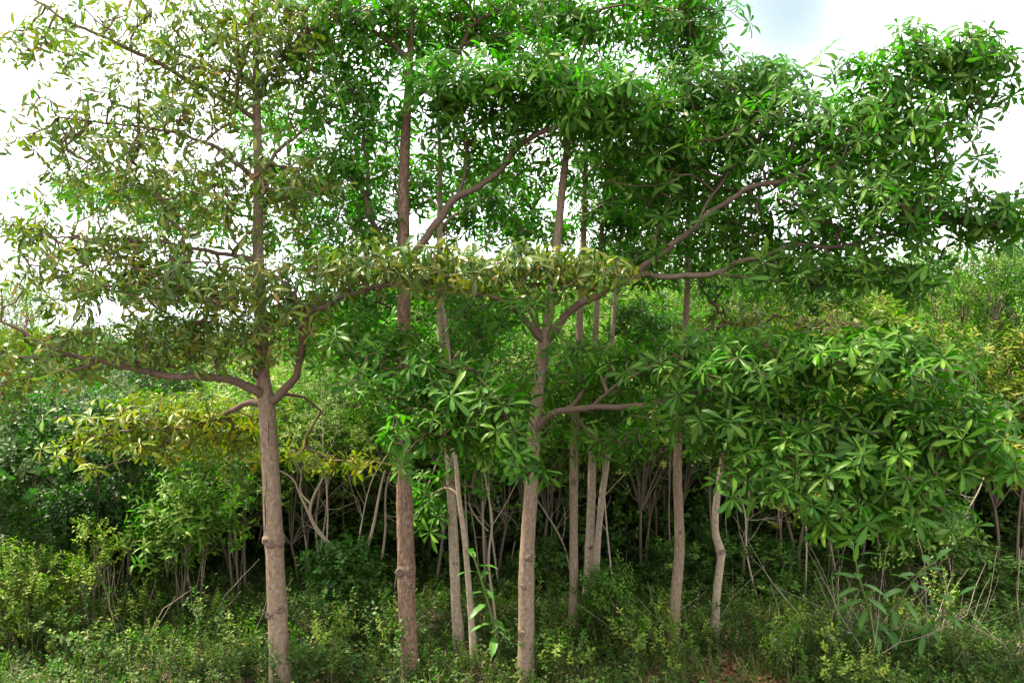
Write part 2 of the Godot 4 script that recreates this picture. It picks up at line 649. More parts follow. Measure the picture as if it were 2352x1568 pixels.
func tints(sname: String, list: Array) -> Array:
	var out := []
	for c in list:
		var m: StandardMaterial3D = L[sname].base.duplicate()
		m.albedo_color = c
		out.append(m)
	return out

func bare_sapling(called: String, label: String, group: String, path: Array, mat: Material, side := 4, sname := "", nleaf := 0) -> void:
	# path in metres [[Vector3, r]...]
	var o := thing(called, label, "sapling", group)
	var b := Buf.new()
	var sp := smooth_path(path, 0.1)
	tube(b, sp, 8, Color.WHITE, 0.12, rnd(0, 10), 1.2)
	part("stem", b.mesh(mat), o)
	var ends := []
	for k in side:
		var j := rng.randi_range(int(sp.size() * 0.35), sp.size() - 1)
		var bb := Buf.new()
		grow(bb, sp[j][0], rvec() + Vector3(0, 0.7, 0), float(sp[j][1]) * 0.5, rnd(0.25, 0.6), 1, ends, 0.22, 2)
		part("branch", bb.mesh(mat), o)
	if nleaf > 0 and ends.size() > 0:
		var xs := []
		var cs := PackedColorArray()
		for k in nleaf:
			var e: Array = ends[rng.randi() % ends.size()]
			xs.append(Transform3D(axis_basis(e[1] + Vector3(0, 0.5, 0) + rvec() * 0.7, rnd(0, TAU), rnd(0.7, 1.1)), e[0] + rvec() * 0.12))
			var g := rnd(0.7, 1.3)
			cs.append(Color(g, g, g))
		scatter("foliage", L[sname].whorl_mesh[0], o, xs, cs)

# plant with large leaves, each its own part
func big_leaf_plant(called: String, label: String, stems: Array, nleaf: int, length: float, half: float, cols: Array) -> void:
	var o := thing(called, label, "plant")
	var protos := []
	for c in cols:
		var b := Buf.new()
		leaf(b, Transform3D.IDENTITY, length * rnd(0.85, 1.1), half * rnd(0.9, 1.1), rnd(0.35, 1.0), rnd(0.15, 0.35), 0.08, c, PROF_BIG)
		protos.append(b.mesh(M.bigleaf))
	for st in stems:
		var sp := smooth_path(path_of(st), 0.06)
		var b := Buf.new()
		tube(b, sp, 7, Color.WHITE, 0.1, rnd(0, 9), 2.0)
		part("stem", b.mesh(M.green_stem), o)
		var from := int(sp.size() * 0.3)
		for k in nleaf:
			var t := float(k) / (nleaf - 1)
			var j := int(lerpf(from, sp.size() - 1, t))
			var el := lerpf(-0.25, 0.8, t * t) + rnd(-0.2, 0.2)
			var bs := Basis(Vector3.UP, k * 2.4 + rnd(-0.3, 0.3)) * Basis(Vector3.RIGHT, -el) * Basis(Vector3.BACK, rnd(-0.3, 0.3))
			var s := rnd(0.8, 1.1) * lerpf(1.0, 0.85, t)
			part("leaf", protos[rng.randi() % protos.size()], o, Transform3D(bs.scaled_local(Vector3(s, s, s)), sp[j][0]))

func dry_branch(label: String, p: Vector3, dir: Vector3, len_: float, r: float, mat: Material, group := "", levels := 2) -> void:
	var o := thing("dry_branch", label, "branch", group)
	var b := Buf.new()
	grow(b, p, dir, r, len_, levels, [], 0.16, 2)
	part("twig", b.mesh(mat), o)

# ---------------------------------------------------------------- the scene
func make_sky() -> PanoramaSkyMaterial:
	var w := 1024
	var h := 512
	var n1 := FastNoiseLite.new()
	n1.seed = 11
	n1.frequency = 1.0
	n1.fractal_octaves = 5
	var im := Image.create(w, h, false, Image.FORMAT_RGBF)
	var hole := (at(1815, 10, 1.0) - EYE).normalized()
	for y in h:
		var el := PI * (0.5 - (y + 0.5) / h)
		for x in w:
			var az := TAU * (x + 0.5) / w
			# the first column looks along -z
			var d := Vector3(sin(az) * cos(el), sin(el), -cos(az) * cos(el))
			var c := Color(0.12, 0.12, 0.09)
			if el > -0.02:
				var q := d / maxf(0.25, d.y + 0.25)
				var t := n1.get_noise_3d(q.x * 1.6, q.y * 1.6, q.z * 1.6)
				# thin places in the cloud where pale blue shows
				var blue := smoothstep(0.55, 0.85, t)
				var o := d - hole
				var e := o.length() / (0.16 + 0.10 * n1.get_noise_3d(d.x * 9.0, d.y * 9.0, d.z * 9.0))
				blue = maxf(blue, 1.0 - smoothstep(0.0, 1.05, e))
				var wht := 0.85 + 0.15 * n1.get_noise_3d(q.x * 3.0 + 40.0, q.y * 3.0, q.z * 3.0)
				c = Color(wht, wht, wht * 1.02).lerp(Color(0.20, 0.25, 0.27), sqrt(blue))
			im.set_pixel(x, y, c)
	var m := PanoramaSkyMaterial.new()
	m.panorama = ImageTexture.create_from_image(im)
	m.energy_multiplier = 1.0
	return m

func _ready() -> void:
	rng.seed = 20240611
	ground_noise.seed = 5
	ground_noise.frequency = 0.02
	ground_noise.fractal_octaves = 3
	# ---- camera, sky, sun, exposure
	var cam := Camera3D.new()
	cam.name = "camera"
	cam.position = EYE
	cam.fov = rad_to_deg(2.0 * atan(784.0 / FOCAL))
	cam.near = 0.05
	cam.far = 2000.0
	add_child(cam)
	cam.current = true
	var env := Environment.new()
	env.background_mode = Environment.BG_SKY
	env.sky = Sky.new()
	env.sky.sky_material = make_sky()
	env.tonemap_mode = Environment.TONE_MAPPER_LINEAR
	env.tonemap_exposure = 3.5
	env.sdfgi_enabled = true
	env.ssao_enabled = true
	env.ssil_enabled = true
	var we := WorldEnvironment.new()
	we.name = "world_environment"
	we.environment = env
	add_child(we)
	var sun := DirectionalLight3D.new()
	sun.name = "sun"
	sun.light_color = Color(1.0, 0.95, 0.86)
	sun.light_energy = 1.6
	sun.light_angular_distance = 2.0
	sun.shadow_enabled = true
	add_child(sun)
	sun.look_at_from_position(Vector3.ZERO, -Vector3(-0.5, 0.82, -0.2), Vector3.UP)
	make_materials()
	make_setting()
	make_main_trees()
	make_forest()
	make_undergrowth()

func make_materials() -> void:
	M.bark_grey = bark_material("bark_grey_brown", Color(0.248, 0.182, 0.125), Color(0.10, 0.07, 0.05), Color(0.42, 0.39, 0.35), 0.35, 0.8, 3, 0.5)
	M.bark_red = bark_material("bark_red_brown", Color(0.235, 0.152, 0.102), Color(0.08, 0.052, 0.036), Color(0.38, 0.35, 0.32), 0.75, 0.45, 23, 1.0)
	M.bark_pale = bark_material("bark_pale", Color(0.36, 0.285, 0.205), Color(0.16, 0.12, 0.085), Color(0.58, 0.55, 0.5), 0.3, 0.8, 43, 0.4)
	M.limb = bark_material("bark_limb", Color(0.165, 0.118, 0.085), Color(0.07, 0.05, 0.035), Color(0.36, 0.33, 0.29), 0.35, 0.4, 63, 0.4)
	M.twig = plain("twig_brown", Color(0.13, 0.09, 0.06))
	M.crack_shade = plain("painted_crack_shade", Color(0.045, 0.03, 0.022))  # near-black brown standing for the shadow inside the gap
	M.dry = plain("dry_wood", Color(0.34, 0.28, 0.21))
	M.shrub_stem = plain("shrub_stem", Color(0.15, 0.115, 0.085))
	M.green_stem = plain("green_stem", Color(0.10, 0.13, 0.04), 0.6)
	M.bigleaf = leaf_material("large_leaf", Color.WHITE, 0.4, Color(0.5, 0.8, 0.12))
	var back := Color(0.62, 0.98, 0.10)
	var g := []
	for k in 14:
		var c: Color = [Color(0.066, 0.168, 0.017), Color(0.050, 0.142, 0.017), Color(0.090, 0.198, 0.021), Color(0.041, 0.120, 0.016), Color(0.112, 0.210, 0.024)][k % 5]
		g.append(c * rnd(0.88, 1.12))
	L.green = leaf_set("green_leaf", g, 0.18, 0.0235, [0.2, 1.2], PROF_OBOV, [8, 13], [0.6, -0.5], 12, 0.45, back)
	var sunlit := []
	for c in g:
		sunlit.append(Color(c.r * 1.25, c.g * 1.3, c.b * 1.2))  # green leaf colours lightened, so sunlight on the foliage is painted in
	L.sunlit = leaf_set("sunlit_green_leaf", sunlit, 0.18, 0.0235, [0.2, 1.2], PROF_OBOV, [8, 12], [0.65, -0.4], 8, 0.45, back)
	var y := []
	for k in 40:
		y.append(Color(0.080, 0.160, 0.034).lerp([Color(0.155, 0.195, 0.026), Color(0.058, 0.140, 0.024), Color(0.110, 0.160, 0.075), Color(0.180, 0.200, 0.030)][k % 4], rnd(0.1, 0.9)))
	y.append(Color(0.20, 0.13, 0.035))
	L.olive = leaf_set("olive_leaf", y, 0.155, 0.021, [0.4, 1.4], PROF_OBOV, [5, 8], [0.5, -0.9], 12, 0.32, Color(0.74, 0.86, 0.10), 0.16)
	var yy := [Color(0.170, 0.200, 0.014), Color(0.135, 0.190, 0.015), Color(0.100, 0.170, 0.016), Color(0.22, 0.21, 0.014), Color(0.115, 0.175, 0.016)]
	L.yellow = leaf_set("yellow_leaf", yy, 0.15, 0.022, [0.3, 1.1], PROF_OBOV, [6, 9], [0.5, -0.6], 6, 0.42, Color(0.82, 0.9, 0.1))
	# scrub leaves
	L.lance = sprig_set("lance_leaf", [Color(0.150, 0.235, 0.032), Color(0.105, 0.190, 0.026), Color(0.200, 0.255, 0.045)], 0.26, 11, 0.13, 0.019, PROF_LANCE, 5, 0.45, back)
	L.round = sprig_set("round_leaf", [Color(0.055, 0.118, 0.022), Color(0.046, 0.10, 0.02), Color(0.066, 0.13, 0.024)], 0.22, 10, 0.085, 0.024, PROF_OVAL, 5, 0.4, back)
	L.small = sprig_set("small_leaf", [Color(0.15, 0.225, 0.034), Color(0.115, 0.190, 0.028), Color(0.205, 0.25, 0.045)], 0.2, 15, 0.05, 0.013, PROF_OVAL, 5, 0.5, back)
	L.weed = sprig_set("weed_leaf", [Color(0.056, 0.128, 0.022), Color(0.044, 0.108, 0.020), Color(0.068, 0.138, 0.024), Color(0.088, 0.128, 0.026)], 0.24, 14, 0.05, 0.015, PROF_OVAL, 6, 0.5, back)

func make_setting() -> void:
	# one sheet of ground, fine near the trees and coarse far away
	var b := Buf.new()
	var xs := []
	var zs := []
	var k := -18.0
	while k <= 18.01:
		xs.append(k); k += 0.25
	for e in [25.0, 40.0, 80.0, 200.0, 600.0]:
		xs.append(e); xs.push_front(-e)
	k = -24.0
	while k <= -3.9:
		zs.append(k); k += 0.25
	for e in [-30.0, -40.0, -60.0, -100.0, -250.0, -700.0]:
		zs.push_front(e)
	for e in [0.0, 10.0, 40.0, 150.0, 600.0]:
		zs.append(e)
	for z in zs:
		for x in xs:
			var y := ground_y(x, z)
			var n := Vector3(ground_y(x - 0.05, z) - ground_y(x + 0.05, z), 0.1, ground_y(x, z - 0.05) - ground_y(x, z + 0.05)).normalized()
			b.vert(Vector3(x, y, z), n, Vector2(x, z), Color.WHITE)
	var nx := xs.size()
	for r in zs.size() - 1:
		for c in nx - 1:
			var a := r * nx + c
			b.tri(a, a + 1, a + nx)
			b.tri(a + 1, a + nx + 1, a + nx)
	var m := StandardMaterial3D.new()
	m.resource_name = "soil_and_litter"
	var w := 512
	var n1 := noise_bytes(w, w, 0.02, 91, 4, 1)
	var n2 := noise_bytes(w, w, 0.09, 92, 3, 1, FastNoiseLite.TYPE_CELLULAR)
	var col := PackedByteArray()
	col.resize(w * w * 3)
	for j in w * w:
		var t := n1[j] / 255.0
		var u := n2[j] / 255.0
		var c := Color(0.06, 0.04, 0.028).lerp(Color(0.035, 0.028, 0.02), t).lerp(Color(0.11, 0.062, 0.04), clampf(u * 1.6 - 0.6, 0, 1)).linear_to_srgb()
		col[j * 3] = int(c.r * 255); col[j * 3 + 1] = int(c.g * 255); col[j * 3 + 2] = int(c.b * 255)
	m.albedo_texture = ImageTexture.create_from_image(Image.create_from_data(w, w, false, Image.FORMAT_RGB8, col))
	m.uv1_scale = Vector3(0.6, 0.6, 0.6)
	m.roughness = 0.95
	var g := part("ground", b.mesh(m), self)
	g.set_meta("kind", "structure")

func make_main_trees() -> void:
	var g := "tiered plantation trees in front of the scrub"
	# the tree with olive and yellowing leaves
	build_tree({"called": "plantation_tree", "label": "tree with olive and yellowing leaves and a cracked grey-brown trunk", "group": g, "bark": M.bark_grey, "limb_bark": M.limb, "leaves": "olive", "up": 0.5, "leafy": 40, "whorls": 260, "density": 1.9,
		"trunk": [[645, 1600, 7.9, 50], [640, 1500, 7.9, 46], [632, 1330, 7.9, 42], [628, 1240, 7.9, 42], [622, 1100, 7.9, 38], [616, 1000, 7.9, 37], [612, 925, 7.9, 37], [603, 860, 7.95, 31], [598, 720, 8.0, 29], [592, 560, 8.05, 25], [593, 400, 8.1, 21], [588, 200, 8.15, 16], [586, 60, 8.2, 12], [584, -120, 8.2, 8]],
		"crack_strips": [[[620, 960, 7.9], [622, 985, 7.9], [621, 1010, 7.9], [623, 1030, 7.9]], [[616, 1085, 7.9], [617, 1120, 7.9], [613, 1150, 7.9], [614, 1180, 7.9], [611, 1215, 7.9]]],
		"knots": [[612, 1238, 7.9, -0.6, 0.05], [648, 1238, 7.9, 0.85, 0.045], [640, 1395, 7.9, 0.3, 0.035], [617, 1400, 7.9, -0.9, 0.04]],
		"limbs": [
			[[606, 915, 7.9, 24], [598, 902, 7.86, 22], [562, 883, 7.8, 20], [520, 867, 7.7, 19], [457, 867, 7.6, 17], [387, 864, 7.5, 16], [316, 846, 7.4, 15], [228, 830, 7.3, 13], [158, 811, 7.2, 11], [88, 783, 7.2, 9], [53, 762, 7.15, 8], [0, 737, 7.1, 6], [-60, 715, 7.1, 4]],
			[[158, 811, 7.2, 9], [70, 818, 7.1, 8], [0, 818, 7.0, 6], [-90, 810, 6.9, 4]],
			[[228, 830, 7.3, 8], [176, 846, 7.25, 7], [116, 853, 7.15, 6], [53, 871, 7.0, 5], [0, 880, 6.9, 4]],
			[[606, 930, 7.95, 16], [570, 923, 8.1, 14], [527, 941, 8.25, 13], [492, 962, 8.35, 12], [440, 973, 8.45, 10], [387, 983, 8.5, 8], [302, 987, 8.6, 6], [220, 1000, 8.7, 4]],
			[[436, 973, 8.45, 7], [369, 1022, 8.5, 6], [299, 1053, 8.6, 4], [230, 1075, 8.7, 3]],
			[[618, 925, 7.9, 24], [633, 918, 7.85, 21], [657, 888, 7.8, 18], [682, 850, 7.7, 16], [692, 790, 7.6, 15], [704, 720, 7.5, 14], [740, 705, 7.4, 13], [800, 680, 7.25, 12], [890, 650, 7.0, 10], [980, 640, 6.75, 9], [1080, 626, 6.6, 7], [1180, 615, 6.45, 6], [1290, 612, 6.35, 4], [1380, 605, 6.3, 3]],
			[[704, 720, 7.5, 11], [680, 690, 7.55, 10], [650, 650, 7.6, 9], [610, 625, 7.6, 7], [520, 610, 7.5, 5], [420, 600, 7.4, 4]],
			[[640, 915, 7.9, 9], [660, 905, 8.1, 8], [700, 912, 8.4, 6], [740, 950, 8.6, 4]],
			[[503, 865, 7.68, 10], [496, 815, 7.6, 8], [471, 748, 7.5, 7], [475, 690, 7.45, 5], [440, 640, 7.4, 4]],
			[[600, 870, 7.95, 8], [584, 853, 7.8, 7], [594, 800, 7.6, 6], [560, 740, 7.5, 4]],
			[[594, 600, 8.05, 12], [500, 580, 7.9, 10], [400, 562, 7.7, 8], [250, 550, 7.5, 6], [100, 540, 7.4, 4], [0, 505, 7.3, 3]],
			[[594, 420, 8.1, 13], [563, 387, 8.0, 11], [510, 352, 7.9, 10], [468, 327, 7.8, 8], [390, 300, 7.7, 6], [280, 285, 7.6, 5], [120, 270, 7.5, 3]],
			[[594, 420, 8.1, 10], [633, 352, 8.15, 9], [668, 323, 8.2, 8], [703, 292, 8.2, 6], [760, 275, 8.2, 4]],
			[[590, 275, 8.12, 12], [520, 232, 8.0, 11], [418, 176, 7.9, 11], [330, 127, 7.8, 10], [225, 81, 7.7, 8], [186, 63, 7.65, 7], [141, 39, 7.6, 6], [77, 0, 7.6, 5], [30, -40, 7.6, 4]],
			[[590, 212, 8.14, 9], [541, 169, 8.2, 8], [492, 151, 8.3, 7], [422, 127, 8.4, 6], [362, 91, 8.4, 5], [290, 55, 8.4, 3]],
			[[545, 240, 8.03, 9], [555, 151, 8.0, 8], [566, 105, 8.0, 8], [573, 42, 8.0, 7], [598, 21, 8.0, 6], [640, -8, 8.0, 5]],
			[[592, 240, 8.13, 9], [612, 190, 8.1, 8], [622, 141, 8.0, 8], [668, 102, 7.95, 7], [721, 63, 7.9, 6], [770, 32, 7.9, 4]]],
		"pads": [[130, 790, 7.3, 180, 62, 0.7, 70], [330, 800, 7.6, 150, 45, 0.4, 30], [20, 890, 7.0, 80, 55, 0.4, 20],
			[400, 955, 8.6, 210, 45, 0.5, 60, "yellow"], [320, 1020, 8.7, 190, 45, 0.5, 50, "yellow"], [540, 1010, 8.6, 120, 65, 0.4, 34, "yellow"], [760, 1060, 8.7, 120, 25, 0.3, 14, "yellow"],
			[290, 645, 7.5, 280, 65, 0.9, 150], [520, 690, 7.6, 170, 80, 0.7, 80], [640, 720, 7.6, 130, 90, 0.6, 60], [480, 790, 7.6, 150, 50, 0.5, 40],
			[810, 610, 7.2, 150, 50, 0.5, 70], [1000, 615, 6.7, 150, 50, 0.35, 52], [1180, 622, 6.45, 150, 50, 0.35, 54], [1350, 630, 6.3, 90, 45, 0.3, 26],
			[420, 430, 7.8, 290, 90, 0.9, 150], [640, 440, 8.1, 120, 110, 0.7, 50], [250, 560, 7.6, 200, 45, 0.6, 50], [60, 520, 7.4, 80, 35, 0.4, 14],
			[330, 280, 7.8, 240, 70, 0.8, 70], [120, 320, 7.6, 90, 70, 0.5, 14], [480, 210, 8.0, 180, 80, 0.8, 60], [300, 90, 7.9, 260, 90, 0.8, 80], [80, 90, 7.7, 90, 60, 0.5, 12],
			[620, 130, 8.1, 150, 120, 0.8, 90], [700, 60, 8.0, 130, 80, 0.6, 50], [470, 40, 8.2, 150, 60, 0.7, 40]]})
	# the straight red-brown tree
	build_tree({"called": "plantation_tree", "label": "tall straight tree with a furrowed red-brown trunk and fresh green crown", "group": g, "bark": M.bark_red, "limb_bark": M.limb, "leaves": "green", "leafy": 40, "whorls": 260, "density": 1.9,
		"trunk": [[942, 1600, 8.2, 50], [938, 1500, 8.2, 44], [932, 1330, 8.2, 41], [930, 1200, 8.2, 38], [926, 1000, 8.2, 33], [927, 800, 8.2, 31], [927, 600, 8.2, 28], [926, 450, 8.2, 25], [932, 300, 8.2, 22], [938, 200, 8.2, 18], [945, 60, 8.2, 14], [950, -130, 8.2, 9]],
		"knots": [[920, 1303, 8.2, -0.5, 0.05], [948, 1306, 8.2, 0.5, 0.05], [945, 1340, 8.2, 0.6, 0.035], [945, 1160, 8.2, 0.9, 0.03]],
		"limbs": [
			[[930, 615, 8.2, 19], [950, 585, 8.15, 18], [974, 551, 8.1, 18], [1005, 506, 8.05, 18], [1047, 457, 8.0, 17], [1114, 418, 7.9, 15], [1160, 373, 7.85, 14], [1195, 330, 7.8, 13], [1255, 299, 7.7, 11], [1311, 285, 7.6, 10], [1353, 267, 7.5, 8], [1430, 240, 7.4, 5]],
			[[1047, 457, 8.0, 9], [1068, 397, 8.0, 8], [1068, 330, 7.95, 7], [1051, 292, 7.9, 6], [1020, 250, 7.8, 4]],
			[[1190, 335, 7.8, 8], [1188, 267, 7.7, 7], [1191, 243, 7.65, 7], [1230, 211, 7.6, 6], [1300, 185, 7.5, 4]],
			[[938, 240, 8.2, 14], [970, 210, 8.2, 14], [1016, 162, 8.2, 13], [1061, 105, 8.15, 12], [1086, 56, 8.1, 10], [1142, 25, 8.1, 8], [1200, -20, 8.1, 5]],
			[[1064, 102, 8.15, 9], [1114, 84, 8.1, 9], [1185, 74, 8.0, 8], [1255, 42, 8.0, 7], [1343, 35, 7.95, 6], [1420, 12, 7.9, 5], [1560, 20, 7.9, 3]],
			[[926, 590, 8.2, 16], [880, 555, 8.3, 14], [847, 489, 8.35, 12], [836, 446, 8.4, 10], [805, 408, 8.4, 8], [773, 366, 8.45, 6]],
			[[840, 450, 8.4, 8], [845, 387, 8.35, 7], [833, 334, 8.3, 7], [836, 281, 8.3, 6], [835, 197, 8.3, 4]],
			[[932, 130, 8.2, 10], [860, 70, 8.3, 8], [780, 30, 8.4, 5]],
			[[927, 900, 8.2, 14], [935, 880, 7.8, 12], [960, 868, 7.3, 10], [1023, 850, 6.9, 8], [1086, 850, 6.6, 6], [1130, 900, 6.3, 5], [1190, 990, 6.1, 3]],
			[[950, 872, 7.4, 8], [900, 860, 7.1, 7], [860, 810, 6.9, 5], [800, 780, 6.9, 3]],
			[[1000, 858, 7.0, 6], [1010, 920, 6.6, 5], [990, 980, 6.3, 4], [930, 1040, 6.0, 3]]],
		"pads": [[810, 50, 8.5, 190, 100, 0.9, 120], [1030, 40, 8.4, 210, 80, 0.9, 110], [1330, 40, 8.2, 250, 75, 1.0, 130], [1560, 40, 8.1, 120, 70, 0.7, 50], [1600, 110, 8.2, 80, 50, 0.5, 22],
			[810, 240, 8.4, 120, 120, 0.7, 70], [790, 400, 8.5, 110, 70, 0.6, 36], [840, 540, 8.3, 100, 45, 0.5, 22],
			[1040, 200, 7.7, 120, 50, 0.45, 50, "sunlit"], [1220, 180, 7.5, 160, 62, 0.45, 80, "sunlit"], [1390, 235, 7.3, 110, 60, 0.45, 56, "sunlit"], [1130, 260, 7.9, 190, 60, 0.6, 50], [1080, 360, 8.3, 120, 70, 0.6, 26],
			[860, 800, 7.0, 110, 55, 0.45, 36], [1000, 870, 6.7, 170, 65, 0.5, 60], [1100, 950, 6.4, 120, 75, 0.4, 46], [980, 970, 6.4, 110, 60, 0.35, 24], [925, 1062, 5.95, 22, 12, 0.1, 2], [1240, 1082, 6.1, 30, 18, 0.1, 3], [1170, 1030, 6.15, 55, 40, 0.2, 12]]})
	# the leaning tree with the wide green crown
	build_tree({"called": "plantation_tree", "label": "tree with smooth brown trunk forking into a Y under a wide green crown", "group": g, "bark": M.bark_grey, "limb_bark": M.limb, "leaves": "green", "leafy": 40, "whorls": 260, "density": 1.9, "up": 0.6, "leaf_scale": 1.0,
		"trunk": [[1208, 1600, 8.1, 40], [1208, 1500, 8.1, 37], [1210, 1300, 8.1, 35], [1218, 1150, 8.1, 32], [1226, 1000, 8.1, 30], [1238, 880, 8.1, 29], [1251, 790, 8.1, 29], [1258, 740, 8.1, 24], [1264, 680, 8.1, 22], [1275, 600, 8.1, 20], [1290, 450, 8.15, 18], [1310, 280, 8.2, 14], [1325, 180, 8.2, 11], [1348, 80, 8.2, 7]],
		"knots": [[1218, 1275, 8.1, 0.35, 0.04], [1200, 1445, 8.1, -0.5, 0.03], [1212, 1340, 8.1, -0.4, 0.025]],
		"limbs": [
			[[1249, 785, 8.1, 18], [1236, 768, 8.05, 17], [1200, 725, 7.95, 15], [1150, 690, 7.8, 13], [1100, 675, 7.7, 11], [1040, 660, 7.6, 8], [980, 650, 7.5, 5]],
			[[1254, 782, 8.1, 22], [1272, 760, 8.05, 20], [1310, 715, 7.95, 19], [1370, 680, 7.8, 18], [1410, 655, 7.7, 17], [1480, 632, 7.6, 15], [1525, 635, 7.5, 14], [1645, 625, 7.35, 13], [1701, 598, 7.3, 11], [1764, 586, 7.2, 10], [1806, 568, 7.15, 10], [1841, 563, 7.1, 9], [1894, 568, 7.05, 8], [1965, 559, 6.95, 7], [2040, 540, 6.85, 6], [2160, 500, 6.7, 4]],
			[[1645, 625, 7.35, 8], [1680, 635, 7.3, 7], [1743, 640, 7.2, 6], [1799, 646, 7.1, 5], [1870, 670, 7.0, 4]],
			[[1430, 645, 7.68, 14], [1500, 600, 7.6, 15], [1560, 548, 7.5, 14], [1623, 499, 7.4, 13], [1694, 447, 7.3, 12], [1754, 418, 7.2, 12], [1792, 418, 7.15, 11], [1841, 390, 7.1, 11], [1877, 359, 7.05, 10], [1912, 323, 7.0, 10], [1965, 292, 6.9, 8], [2050, 230, 6.75, 6], [2130, 160, 6.65, 5], [2200, 110, 6.6, 3]],
			[[1410, 650, 7.7, 9], [1450, 605, 7.75, 8], [1500, 570, 7.8, 7], [1512, 520, 7.8, 6], [1560, 440, 7.8, 4]],
			[[1600, 515, 7.44, 7], [1640, 440, 7.5, 6], [1690, 380, 7.5, 5], [1760, 300, 7.5, 4]],
			[[1950, 300, 6.92, 6], [2040, 300, 6.8, 5], [2140, 270, 6.7, 4]],
			[[1300, 300, 8.2, 9], [1400, 260, 8.1, 8], [1520, 225, 7.9, 7], [1640, 190, 7.7, 5], [1760, 180, 7.6, 3]],
			[[1250, 770, 8.1, 9], [1225, 730, 8.2, 7], [1210, 690, 8.3, 6], [1190, 640, 8.4, 4]],
			[[1226, 995, 8.1, 15], [1234, 983, 8.05, 15], [1255, 962, 7.95, 15], [1286, 941, 7.8, 15], [1360, 937, 7.6, 14], [1430, 934, 7.4, 13], [1520, 922, 7.2, 12], [1600, 900, 7.0, 11], [1700, 872, 6.8, 9], [1824, 842, 6.6, 8], [1912, 836, 6.45, 7], [1965, 815, 6.35, 6], [2080, 805, 6.2, 4]],
			[[1520, 922, 7.2, 9], [1650, 930, 6.9, 8], [1800, 950, 6.6, 7], [1900, 980, 6.4, 6], [2050, 1000, 6.2, 5], [2170, 1040, 6.1, 3]],
			[[1590, 926, 7.05, 8], [1700, 980, 6.8, 7], [1790, 1040, 6.5, 5], [1870, 1110, 6.3, 4], [1930, 1180, 6.15, 3]],
			[[1360, 937, 7.6, 8], [1420, 880, 7.4, 6], [1500, 840, 7.2, 5], [1600, 800, 7.1, 3]]],
		"pads": [[1600, 310, 7.9, 210, 130, 0.8, 150], [1840, 320, 7.35, 180, 130, 0.7, 110], [2060, 300, 6.8, 160, 120, 0.6, 95], [2130, 140, 6.65, 150, 60, 0.45, 52], [2260, 160, 6.6, 75, 65, 0.3, 20], [1700, 190, 7.6, 160, 45, 0.6, 46],
			[2060, 470, 6.8, 210, 80, 0.6, 100], [2270, 510, 6.6, 85, 45, 0.35, 28], [1750, 530, 7.7, 230, 75, 0.5, 80], [1550, 430, 8.1, 130, 120, 0.6, 50], [1880, 625, 7.0, 190, 40, 0.45, 44], [2080, 640, 6.7, 100, 50, 0.35, 20],
			[1480, 815, 7.8, 160, 45, 0.4, 50], [1740, 840, 6.8, 230, 65, 0.6, 110], [2010, 815, 6.35, 170, 60, 0.5, 66], [2160, 950, 6.2, 130, 90, 0.4, 50], [1760, 955, 6.9, 230, 65, 0.6, 100], [1990, 1000, 6.45, 220, 80, 0.5, 80], [1830, 1090, 6.4, 150, 70, 0.45, 46], [2040, 1120, 6.2, 140, 70, 0.4, 36], [2250, 1040, 6.1, 80, 60, 0.3, 20, "sunlit"], [2140, 1190, 6.1, 70, 36, 0.25, 10], [1920, 1200, 6.15, 45, 30, 0.2, 8], [1400, 880, 8.2, 120, 35, 0.35, 26], [1440, 1010, 8.4, 110, 40, 0.3, 20],
			[1140, 700, 7.8, 130, 50, 0.5, 30], [1340, 320, 8.2, 170, 130, 0.8, 60], [1450, 610, 7.9, 120, 50, 0.5, 30]]})
	# slimmer trees behind
	var s := "slim plantation trees behind the thick trunks"
	build_tree({"called": "slim_tree", "label": "slim bright-leaved tree hidden behind the cracked grey-brown trunk", "group": s, "bark": M.bark_grey, "limb_bark": M.limb, "leaves": "sunlit", "whorls": 60, "density": 2.0, "clear": 3.4,
		"trunk": [[628, 1420, 10.2, 16], [622, 1250, 10.2, 15], [612, 1000, 10.2, 13], [602, 800, 10.2, 12], [596, 600, 10.2, 10], [592, 420, 10.2, 8], [588, 250, 10.2, 6]],
		"limbs": [[[594, 500, 10.2, 7], [480, 480, 10.4, 5], [330, 450, 10.6, 4], [200, 430, 10.7, 3]], [[594, 470, 10.2, 7], [680, 440, 10.4, 5], [760, 420, 10.6, 3]], [[598, 640, 10.2, 7], [690, 600, 10.4, 5], [780, 580, 10.6, 3]], [[598, 680, 10.2, 6], [500, 660, 10.4, 4], [400, 650, 10.6, 3]]],
		"pads": [[230, 440, 10.6, 150, 60, 0.6, 45], [430, 490, 10.4, 150, 55, 0.6, 50], [680, 420, 10.4, 130, 90, 0.6, 60], [720, 570, 10.4, 130, 60, 0.6, 50], [450, 650, 10.5, 150, 45, 0.5, 40], [700, 760, 10.4, 120, 70, 0.5, 40], [640, 280, 10.3, 120, 80, 0.5, 30]]})
